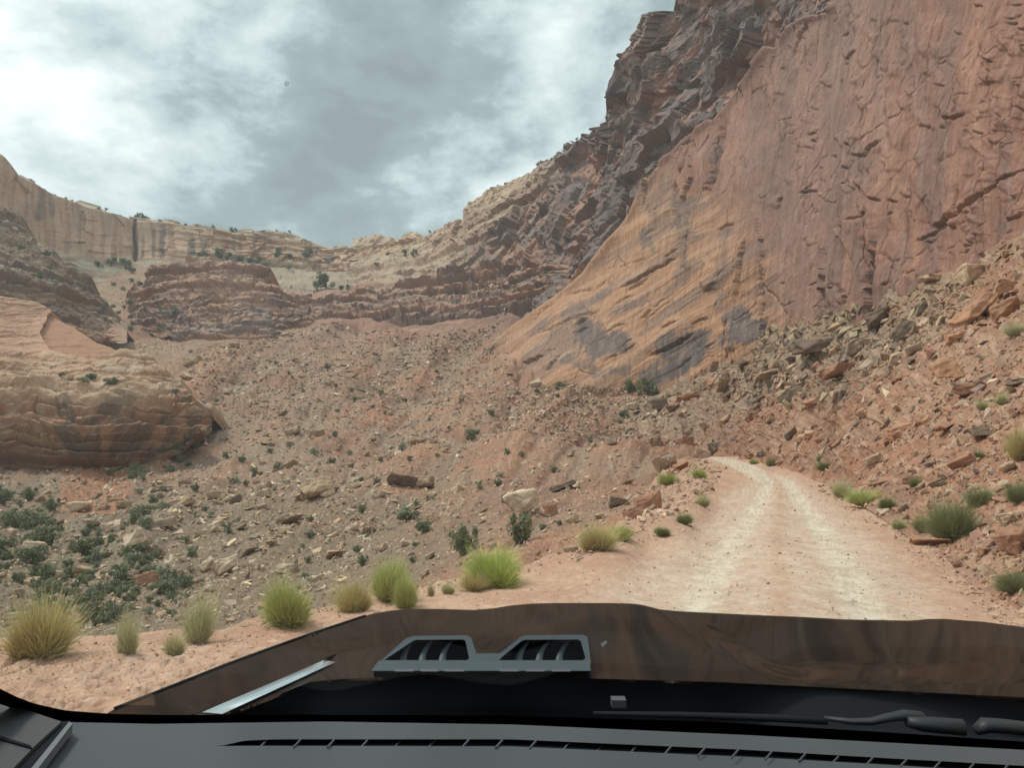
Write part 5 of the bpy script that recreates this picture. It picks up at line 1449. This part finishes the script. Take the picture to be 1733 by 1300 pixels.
me = mk_mesh('scoop_frame', np.array(Vf + Vb), [np.array(Qf + [tuple(i + nA for i in t) for t in tri]), np.array(Qq)])
so_ = link('scoop_frame', me, M_grey); so_.parent = scoop; so_.matrix_parent_inverse = scoop.matrix_world.inverted()
bv = so_.modifiers.new('bevel', 'BEVEL'); bv.width = .003; bv.segments = 3; bv.limit_method = 'ANGLE'; bv.angle_limit = math.radians(40)
# lip below the openings, sloping back to the glass
lip = [(628, 1134), (998, 1134), (998, 1120), (640, 1120)]
lv = [sp(628, 1136, -.02), sp(1000, 1136, -.02), sp(998, 1119, -.002), sp(641, 1119, -.002), sp(628, 1137, .0), sp(1000, 1137, .0)]
lo_ = part('scoop_lip', np.array(lv), np.array([(0, 1, 2, 3), (4, 5, 1, 0)]), M_grey, scoop, False)
bm = bmesh.new()
for x in (712, 800, 905, 975):                     # small fixing tabs under the lip
    pass
bm.free()
tv, tq = [], []
for a, b in ((668, 700), (712, 742), (752, 786), (846, 878), (890, 922), (934, 966)):
    n_ = len(tv); tv += [sp(a, 1137, -.024), sp(b, 1137, -.024), sp(b, 1133, -.024), sp(a, 1133, -.024)]; tq.append((n_, n_ + 1, n_ + 2, n_ + 3))
part('scoop_slots', np.array(tv), np.array(tq), M_fin, scoop, False)
# dark throat behind the openings
bk = [(645, 1122), (695, 1082), (796, 1082), (806, 1118)], [(836, 1120), (880, 1082), (988, 1082), (996, 1120)]
for pl in bk:
    part('scoop_throat', np.array([sp(x, y, .07) for x, y in pl]), np.array([(0, 1, 2, 3)]), M_void, scoop, False)
# curved vanes across each opening
for xs_ in ((676, 712), (708, 757), (742, 757), (872, 908), (906, 948), (940, 948)):
    a, b = xs_
    V, Q = [], []
    for k in range(9):
        t = k / 8
        y = 1120 - 37 * t; bow = 22 * (t ** 1.8)
        for w_, bkk in ((0, .022), (6 + 7 * (1 - t), .022), (6 + 7 * (1 - t), .06), (0, .06)):
            V.append(sp(a + bow + w_, y, bkk))
        if k:
            for i in range(4):
                Q.append(((k - 1) * 4 + i, (k - 1) * 4 + (i + 1) % 4, k * 4 + (i + 1) % 4, k * 4 + i))
    part('scoop_vane', np.array(V), np.array(Q), M_grey, scoop)
# washer nozzle at the right of the scoop
nz_ = [sp(1016, 1090, -.004), sp(1026, 1084, -.004), sp(1028, 1088, -.004), sp(1020, 1096, -.004), sp(1016, 1090, .03), sp(1026, 1084, .03), sp(1028, 1088, .03), sp(1020, 1096, .03)]
BOXQ = np.array([(0, 1, 2, 3), (4, 7, 6, 5), (0, 4, 5, 1), (1, 5, 6, 2), (2, 6, 7, 3), (3, 7, 4, 0)])
part('washer_nozzle', np.array(nz_), BOXQ, M_chrome, None, False)

# cowl under the glass
Cw = ZSheet([(150, 1240, 1.03), (400, 1204, 1.06), (640, 1147, 1.14), (866, 1145, 1.148), (1216, 1155, 1.145), (1733, 1181, 1.12), (866, 1180, 1.10), (1216, 1190, 1.10), (866, 1215, 1.085), (1216, 1225, 1.085), (1733, 1262, 1.07), (500, 1220, 1.05), (1733, 1215, 1.085), (2000, 1215, 1.08)],
            150, 2000, [(150, 1226), (400, 1203), (525, 1154), (575, 1149), (640, 1146), (866, 1144), (1216, 1154), (1516, 1169), (1733, 1180), (2000, 1199)], [(150, 1260), (500, 1250), (866, 1250), (1266, 1265), (1733, 1300), (2000, 1330)], 120, 14)
part('cowl', Cw.P.reshape(-1, 3) + np.array([0, 0, -.006]), grid_quads(*Cw.P.shape[:2]), M_black)
cl = unproj(np.array([1036, 1060, 1060, 1036]), np.array([1186, 1186, 1199, 1199]), np.array([1.17] * 4))
cv = np.concatenate([cl, cl + np.array([0, .02, 0])])
part('cowl_clip', cv, BOXQ, M_chrome, None, False)


def tube(pts, rad, n=10):
    pts = np.array(pts, float)
    V, Q = [], []
    for k in range(len(pts)):
        t = pts[min(k + 1, len(pts) - 1)] - pts[max(k - 1, 0)]; t /= np.linalg.norm(t)
        u = np.cross(t, [0, 0, 1.0]); u /= np.linalg.norm(u); w_ = np.cross(u, t)
        r_ = rad[k] if hasattr(rad, '__len__') else rad
        for i in range(n):
            a = 2 * math.pi * i / n
            V.append(pts[k] + (u * math.cos(a) + w_ * math.sin(a) * .7) * r_)
        if k:
            for i in range(n): Q.append(((k - 1) * n + i, (k - 1) * n + (i + 1) % n, k * n + (i + 1) % n, k * n + i))
    V.append(pts[0]); V.append(pts[-1]); a0 = len(V) - 2
    T = [(a0, (i + 1) % n, i) for i in range(n)] + [(a0 + 1, (len(pts) - 1) * n + i, (len(pts) - 1) * n + (i + 1) % n) for i in range(n)]
    return np.array(V), [np.array(Q), np.array(T)]


def wp_(x, y, D): return unproj(x, y, D)
part('edge_shade', *tube(HOOD_EDGE, .0045, 8), M_black)  # added black tube, draws the shading along the hood's left edge
wiper = empty('wiper', tuple(wp_(1600, 1225, 1.10))); wiper.parent = car; bpy.context.view_layer.update(); wiper.matrix_parent_inverse = car.matrix_world.inverted(); bpy.context.view_layer.update()
part('wiper_blade', *tube([wp_(1004, 1208, 1.16), wp_(1150, 1211, 1.15), wp_(1300, 1216, 1.13), wp_(1400, 1222, 1.12)], [.004, .006, .007, .006]), M_black, wiper)
part('wiper_arm', *tube([wp_(1395, 1216, 1.13), wp_(1440, 1222, 1.12), wp_(1475, 1222, 1.11), wp_(1500, 1216, 1.11), wp_(1530, 1211, 1.11), wp_(1560, 1216, 1.11)], [.004, .006, .007, .008, .010, .012]), M_wiper, wiper)
part('wiper_pivot', *tube([wp_(1535, 1222, 1.10), wp_(1560, 1226, 1.10), wp_(1630, 1232, 1.09)], [.010, .014, .015], 14), M_wiper, wiper)
part('wiper_pivot', *tube([wp_(1650, 1238, 1.09), wp_(1668, 1228, 1.09), wp_(1700, 1230, 1.09), wp_(1790, 1240, 1.08)], [.008, .014, .013, .012], 14), M_wiper, wiper)

# dashboard with its long defroster slot
DZ = [(115, 1222, 1.285), (550, 1222, 1.285), (866, 1227, 1.285), (1266, 1245, 1.28), (1733, 1270, 1.275), (400, 1246, 1.297), (700, 1240, 1.297), (1000, 1246, 1.297), (1400, 1264, 1.292), (1733, 1284, 1.288), (0, 1330, 1.29), (400, 1330, 1.293), (866, 1330, 1.295), (1400, 1330, 1.292), (1733, 1345, 1.29), (60, 1280, 1.285), (300, 1300, 1.29)]
Ds = ZSheet(DZ, 20, 2050, [(20, 1310), (60, 1268), (100, 1232), (118, 1223), (260, 1226), (550, 1222), (866, 1227), (1266, 1245), (1733, 1270), (2050, 1290)], [(20, 1420), (2050, 1420)], 340, 60)
P = Ds.P.copy()
slot_t = curve([(375, 1263), (415, 1254), (470, 1252), (866, 1252), (1266, 1270), (1500, 1284), (1733, 1297), (2050, 1316)])
slot_b = curve([(375, 1263.5), (415, 1263), (866, 1264), (1266, 1282), (1500, 1295), (1733, 1310), (2050, 1330)])
ins = (Ds.px > 378) & (Ds.py > slot_t(Ds.px)) & (Ds.py < slot_b(Ds.px))
dsh = empty('dashboard', (-.1, .75, 1.25)); dsh.parent = car; bpy.context.view_layer.update(); dsh.matrix_parent_inverse = car.matrix_world.inverted(); bpy.context.view_layer.update()
# three strips: beyond the slot, before the slot, and the slot's own well
def strip(name, top, bot, ny, mat, x0=20, x1=2050, nx=340, dz=0, parent=None):
    q = ZSheet(DZ, x0, x1, top, bot, nx, ny)
    v = q.P.copy(); v[..., 2] += dz
    return part(name, v.reshape(-1, 3), grid_quads(ny, nx), mat, parent or dsh)
xs_ = np.linspace(20, 2050, 120)
dtop = [(20, 1310), (60, 1268), (100, 1232), (118, 1223), (260, 1226), (550, 1222), (866, 1227), (1266, 1245), (1733, 1270), (2050, 1290)]
mid_t = [(x, float(slot_t(x)) if x > 375 else float(np.interp(x, [20, 60, 120, 375], [1330, 1300, 1270, 1263]))) for x in xs_]
mid_b = [(x, float(slot_b(x)) if x > 375 else float(np.interp(x, [20, 60, 120, 375], [1330, 1300, 1270, 1263]))) for x in xs_]
strip('dash_ridge', dtop, mid_t, 14, M_dash)
strip('dash_top', mid_b, [(20, 1480), (2050, 1480)], 30, M_dash)
vent = strip('defroster_vent', [(x, y - 12) for x, y in mid_t if x > 360], [(x, y + 12) for x, y in mid_b if x > 360], 4, M_void, 380, 2050, 200, -.006)
for x in np.arange(440, 2000, 57.0):
    t_, b_ = float(slot_t(x)), float(slot_b(x))
    zt = 1.292
    a = unproj(x + 12, t_ - 1, plane_D(x + 12, t_ - 1, zt)); b = unproj(x, b_ + 1, plane_D(x, b_ + 1, zt))
    e_ = np.array([.0006, 0, 0]); dn = np.array([0, 0, -.002])
    part('vent_fin', np.array([a - e_, a + e_, b + e_, b - e_, a - e_ + dn, a + e_ + dn, b + e_ + dn, b - e_ + dn]), BOXQ, M_fin, vent, False)

# windscreen: an inclined pane over the dash, with its black border; roof, pillars and the cabin behind
GZ0, GY0, GS = 1.262, .985, .60
def on_glass(px, py, inset=0.0):
    a, b = ray(px, py)
    D = (GZ0 - CAMZ + GS * GY0 - inset) / (b + GS)
    return unproj(px, py, D)
def glass_pt(x, y): return (x, y, GZ0 + GS * (GY0 - y))
gx = np.linspace(-1.05, 1.35, 24); gy = np.linspace(1.02, -.12, 24)
bow = lambda x: -.07 * ((x - .12) / 1.0) ** 2
gv_ = np.array([[(x, y + bow(x) * 0, GZ0 + GS * (GY0 - y)) for x in gx] for y in gy])
part('windscreen', gv_.reshape(-1, 3), grid_quads(24, 24), gm)
ft_ = curve([(-200, 1085), (-60, 1143), (0, 1166), (30, 1181), (60, 1192), (110, 1203), (190, 1209), (300, 1211), (500, 1210), (866, 1212), (1200, 1222), (1500, 1240), (1733, 1256), (2050, 1280)])
fb_ = curve([(-200, 1160), (0, 1189), (60, 1212), (110, 1226), (150, 1230), (550, 1230), (866, 1236), (1266, 1254), (1733, 1282), (2050, 1300)])
xs_ = np.linspace(-200, 2050, 160)
fv = np.stack([on_glass(xs_, ft_(xs_), .006), on_glass(xs_, (ft_(xs_) + fb_(xs_)) / 2, .006), on_glass(xs_, fb_(xs_) + 3, .006)])
part('glass_border', fv.reshape(-1, 3), grid_quads(3, 160), M_frit)
# pillar foot and the trim at the left end of the dash
def flat_panel(name, pts, z, thick, mat):
    p_ = np.array([unproj(x, y, plane_D(x, y, z)) for x, y in pts]); q_ = p_ + np.array([0, 0, -thick]); m_ = len(pts)
    bm = bmesh.new()
    vs = [bm.verts.new(v) for v in p_]; bm.faces.new(vs)
    r_ = bmesh.ops.extrude_face_region(bm, geom=bm.faces[:])
    for v in r_['geom']:
        if isinstance(v, bmesh.types.BMVert): v.co.z -= thick
    bmesh.ops.recalc_face_normals(bm, faces=bm.faces)
    me_ = bpy.data.meshes.new(name); bm.to_mesh(me_); bm.free()
    o = link(name, me_, mat); o.parent = car; o.matrix_parent_inverse = car.matrix_world.inverted()
    return o
flat_panel('pillar_trim', [(-260, 1150), (-60, 1172), (0, 1187), (50, 1204), (104, 1222), (60, 1262), (14, 1310), (-30, 1370), (-300, 1420)], 1.303, .05, M_trim)
flat_panel('trim_gap', [(104, 1222), (118, 1221), (44, 1312), (0, 1370), (-30, 1370), (14, 1310)], 1.299, .01, M_void)
flat_panel('trim_strip', [(117, 1222), (123, 1225), (56, 1312), (10, 1372), (0, 1370), (44, 1312)], 1.301, .01, M_strip)
flat_panel('trim_seam', [(-60, 1232), (0, 1246), (52, 1262), (54, 1266), (0, 1251), (-60, 1237)], 1.305, .004, M_void)
for (x, y, w_, h_) in ((1444, 1019, 5, 6), (485, 141, 5, 5), (852, 1128, 3, 2)):
    r_ = np.random.default_rng(int(x))
    an = np.linspace(0, 2 * math.pi, 13)[:-1]
    rr_ = r_.uniform(.5, 1.25, 12)
    pp = on_glass(x + np.cos(an) * w_ * rr_, y + np.sin(an) * h_ * rr_, .002)
    part('bug_splat', np.concatenate([pp, on_glass(np.array([x]), np.array([y]), .002)]), np.array([(i, (i + 1) % 12, 12) for i in range(12)]), SPLAT, None, False)


def box(name, lo, hi, mat, bev=.02):
    (x0, y0, z0), (x1, y1, z1) = lo, hi
    V = np.array([(x0, y0, z0), (x1, y0, z0), (x1, y1, z0), (x0, y1, z0), (x0, y0, z1), (x1, y0, z1), (x1, y1, z1), (x0, y1, z1)])
    o = part(name, V, np.array([(3, 2, 1, 0), (4, 5, 6, 7), (0, 1, 5, 4), (1, 2, 6, 5), (2, 3, 7, 6), (3, 0, 4, 7)]), mat, None, False)
    m_ = o.modifiers.new('bevel', 'BEVEL'); m_.width = bev; m_.segments = 3
    return o
box('roof', (-1.1, -2.6, 1.93), (1.35, -.10, 1.98), M_liner, .015)
box('rear_panel', (-1.1, -2.65, .6), (1.35, -2.58, 1.93), M_liner)
box('door', (-1.14, -1.4, .45), (-1.07, .62, 1.22), M_trim)
box('door', (1.33, -1.4, .45), (1.40, .40, 1.22), M_trim)
box('seat_bench', (-1.0, -1.6, .6), (1.3, -.5, .95), M_trim)

box('floor_pan', (-1.1, -2.6, .40), (1.36, .78, .46), M_void)
box('firewall', (-1.1, .74, .42), (1.36, .80, 1.20), M_void)
box('engine_bay', (-.62, .86, .45), (1.25, 1.45, .98), M_void)
# the face of the dash towards the seats
dfx = np.linspace(-1.08, 1.34, 30)
dfv = np.array([[(x, .55 - .0 * x, 1.285), (x, .47, 1.24), (x, .45, 1.10), (x, .55, .85), (x, .62, .5)] for x in dfx])
part('dash_face', dfv.reshape(-1, 3), grid_quads(30, 5), M_dash, dsh)

SKYBOOST = 1.8
EXPO = 0.48
HAZE = 0.00035

# ------------------------------------------------------------------ camera, sky, sun
cam = bpy.data.cameras.new('camera'); co = bpy.data.objects.new('camera', cam); COL.objects.link(co)
cam.sensor_width = 36; cam.lens = 36 * F / W; cam.clip_start = .02; cam.clip_end = 3000
co.location = (0, 0, CAMZ); co.rotation_euler = (math.pi / 2 + TH, 0, 0)
SC.camera = co

SUN_EL, SUN_AZ = math.radians(58), math.radians(-75)      # azimuth from +Y towards +X
su = bpy.data.lights.new('sun', 'SUN'); su.energy = 2.0; su.angle = math.radians(10); su.color = (1, .94, .86)
so = bpy.data.objects.new('sun', su); COL.objects.link(so)
sd = Vector((math.sin(SUN_AZ) * math.cos(SUN_EL), math.cos(SUN_AZ) * math.cos(SUN_EL), math.sin(SUN_EL)))
so.rotation_euler = sd.to_track_quat('Z', 'Y').to_euler(); so.location = (-60, 10, 150)

wd_ = bpy.data.worlds.new('World'); SC.world = wd_; wd_.use_nodes = True
nt = wd_.node_tree; nt.nodes.clear()
def nd(t, **k):
    n = nt.nodes.new(t)
    for a, b in k.items(): setattr(n, a, b)
    return n
def lk(a, b): nt.links.new(a, b)
def val(n, i, v):
    n.inputs[i].default_value = v; return n
sky = nd('ShaderNodeTexSky', sky_type='NISHITA'); sky.sun_disc = False; sky.sun_elevation = SUN_EL; sky.sun_rotation = SUN_AZ
tc = nd('ShaderNodeTexCoord')
nrm_ = nd('ShaderNodeVectorMath', operation='NORMALIZE'); lk(tc.outputs['Generated'], nrm_.inputs[0])
sep = nd('ShaderNodeSeparateXYZ'); lk(nrm_.outputs[0], sep.inputs[0])
zc = nd('ShaderNodeMath', operation='MAXIMUM'); lk(sep.outputs[2], zc.inputs[0]); zc.inputs[1].default_value = 0
za = nd('ShaderNodeMath', operation='ADD'); lk(zc.outputs[0], za.inputs[0]); za.inputs[1].default_value = .45
dv = nd('ShaderNodeVectorMath', operation='DIVIDE'); lk(nrm_.outputs[0], dv.inputs[0])
cb = nd('ShaderNodeCombineXYZ'); lk(za.outputs[0], cb.inputs[0]); lk(za.outputs[0], cb.inputs[1]); cb.inputs[2].default_value = 1
lk(cb.outputs[0], dv.inputs[1])
def noise(scale, det, rough, dist=0, off=(0, 0, 0)):
    mp = nd('ShaderNodeMapping'); mp.inputs['Location'].default_value = off
    lk(dv.outputs[0], mp.inputs[0])
    n = nd('ShaderNodeTexNoise'); n.inputs['Scale'].default_value = scale; n.inputs['Detail'].default_value = det
    n.inputs['Roughness'].default_value = rough; n.inputs['Distortion'].default_value = dist
    lk(mp.outputs[0], n.inputs['Vector']); return n.outputs['Fac']
def math2(op, a, b):
    n = nd('ShaderNodeMath', operation=op)
    for i, v in enumerate((a, b)):
        if isinstance(v, (int, float)): n.inputs[i].default_value = v
        else: lk(v, n.inputs[i])
    return n.outputs[0]
acc = math2('ADD', math2('MULTIPLY', math2('SUBTRACT', noise(3.2, 8, .6, .1, (3.1, .4, 0)), .5), 1.5), .55)
acc = math2('ADD', acc, math2('MULTIPLY', math2('SUBTRACT', noise(9, 7, .62, .1, (1.3, 2.2, 0)), .5), .9))
# banks of thicker and thinner cloud in their places
for pxx, pyy, rad, amt in ((130, 120, 14, .27), (330, 60, 10, .10), (940, 215, 9, .10), (1030, 120, 8, .08), (430, 270, 14, -.20), (620, 130, 10, -.14), (760, 60, 8, -.08), (250, 230, 9, -.08), (640, 330, 9, -.10), (20, 230, 8, .08), (560, 370, 7, .06)):
    v = unproj(pxx, pyy, 1.0) - np.array([0, 0, CAMZ]); v /= np.linalg.norm(v)
    dt = nd('ShaderNodeVectorMath', operation='DOT_PRODUCT'); lk(nrm_.outputs[0], dt.inputs[0]); dt.inputs[1].default_value = v
    mr = nd('ShaderNodeMapRange', interpolation_type='SMOOTHSTEP'); lk(dt.outputs['Value'], mr.inputs[0])
    mr.inputs[1].default_value = math.cos(math.radians(rad * 1.25)); mr.inputs[2].default_value = 1; mr.inputs[3].default_value = 0; mr.inputs[4].default_value = amt
    acc = math2('ADD', acc, mr.outputs[0])
cr = nd('ShaderNodeValToRGB'); lk(acc, cr.inputs[0])
el = cr.color_ramp.elements
el[0].position = .12; el[0].color = (.225, .27, .28, 1)
el[1].position = .92; el[1].color = (.84, .89, .885, 1)
for p_, c_ in ((.38, (.30, .365, .375, 1)), (.58, (.50, .585, .59, 1)), (.75, (.66, .73, .73, 1))):
    e = el.new(p_); e.color = c_
# the cloud deck is brightest high up, round the hidden sun
up_ = nd('ShaderNodeMapRange', interpolation_type='SMOOTHSTEP'); lk(sep.outputs[2], up_.inputs[0]); up_.inputs[1].default_value = .5; up_.inputs[2].default_value = 1; up_.inputs[3].default_value = 1; up_.inputs[4].default_value = SKYBOOST
vs = nd('ShaderNodeVectorMath', operation='SCALE'); lk(cr.outputs[0], vs.inputs[0]); lk(up_.outputs[0], vs.inputs['Scale'])
b1 = nd('ShaderNodeBackground'); lk(vs.outputs[0], b1.inputs[0]); b1.inputs[1].default_value = 1
b2 = nd('ShaderNodeBackground'); lk(sky.outputs[0], b2.inputs[0]); b2.inputs[1].default_value = .08
mxs = nd('ShaderNodeMixShader'); mxs.inputs[0].default_value = .93; lk(b2.outputs[0], mxs.inputs[1]); lk(b1.outputs[0], mxs.inputs[2])
out = nd('ShaderNodeOutputWorld'); lk(mxs.outputs[0], out.inputs[0])

# thin air over the whole canyon
hb = np.array([(x, y, z) for z in (-60, 190) for y in (-80, 620) for x in (-420, 260)])
hz = mk_mesh('haze', hb, np.array([(0, 2, 3, 1), (4, 5, 7, 6), (0, 1, 5, 4), (2, 6, 7, 3), (0, 4, 6, 2), (1, 3, 7, 5)]))
hm = bpy.data.materials.new('haze'); hm.use_nodes = True; hm.node_tree.nodes.clear()
hv = hm.node_tree.nodes.new('ShaderNodeVolumePrincipled'); hv.inputs['Color'].default_value = (.86, .93, .95, 1); hv.inputs['Density'].default_value = HAZE
ho = hm.node_tree.nodes.new('ShaderNodeOutputMaterial'); hm.node_tree.links.new(hv.outputs[0], ho.inputs['Volume'])
tag(link('haze', hz, hm), kind='stuff')

SC.view_settings.view_transform = 'Standard'; SC.view_settings.look = 'None'; SC.view_settings.exposure = EXPO; SC.view_settings.gamma = 1
SC.render.engine = 'CYCLES'
SC.cycles.max_bounces = 8; SC.cycles.transparent_max_bounces = 16
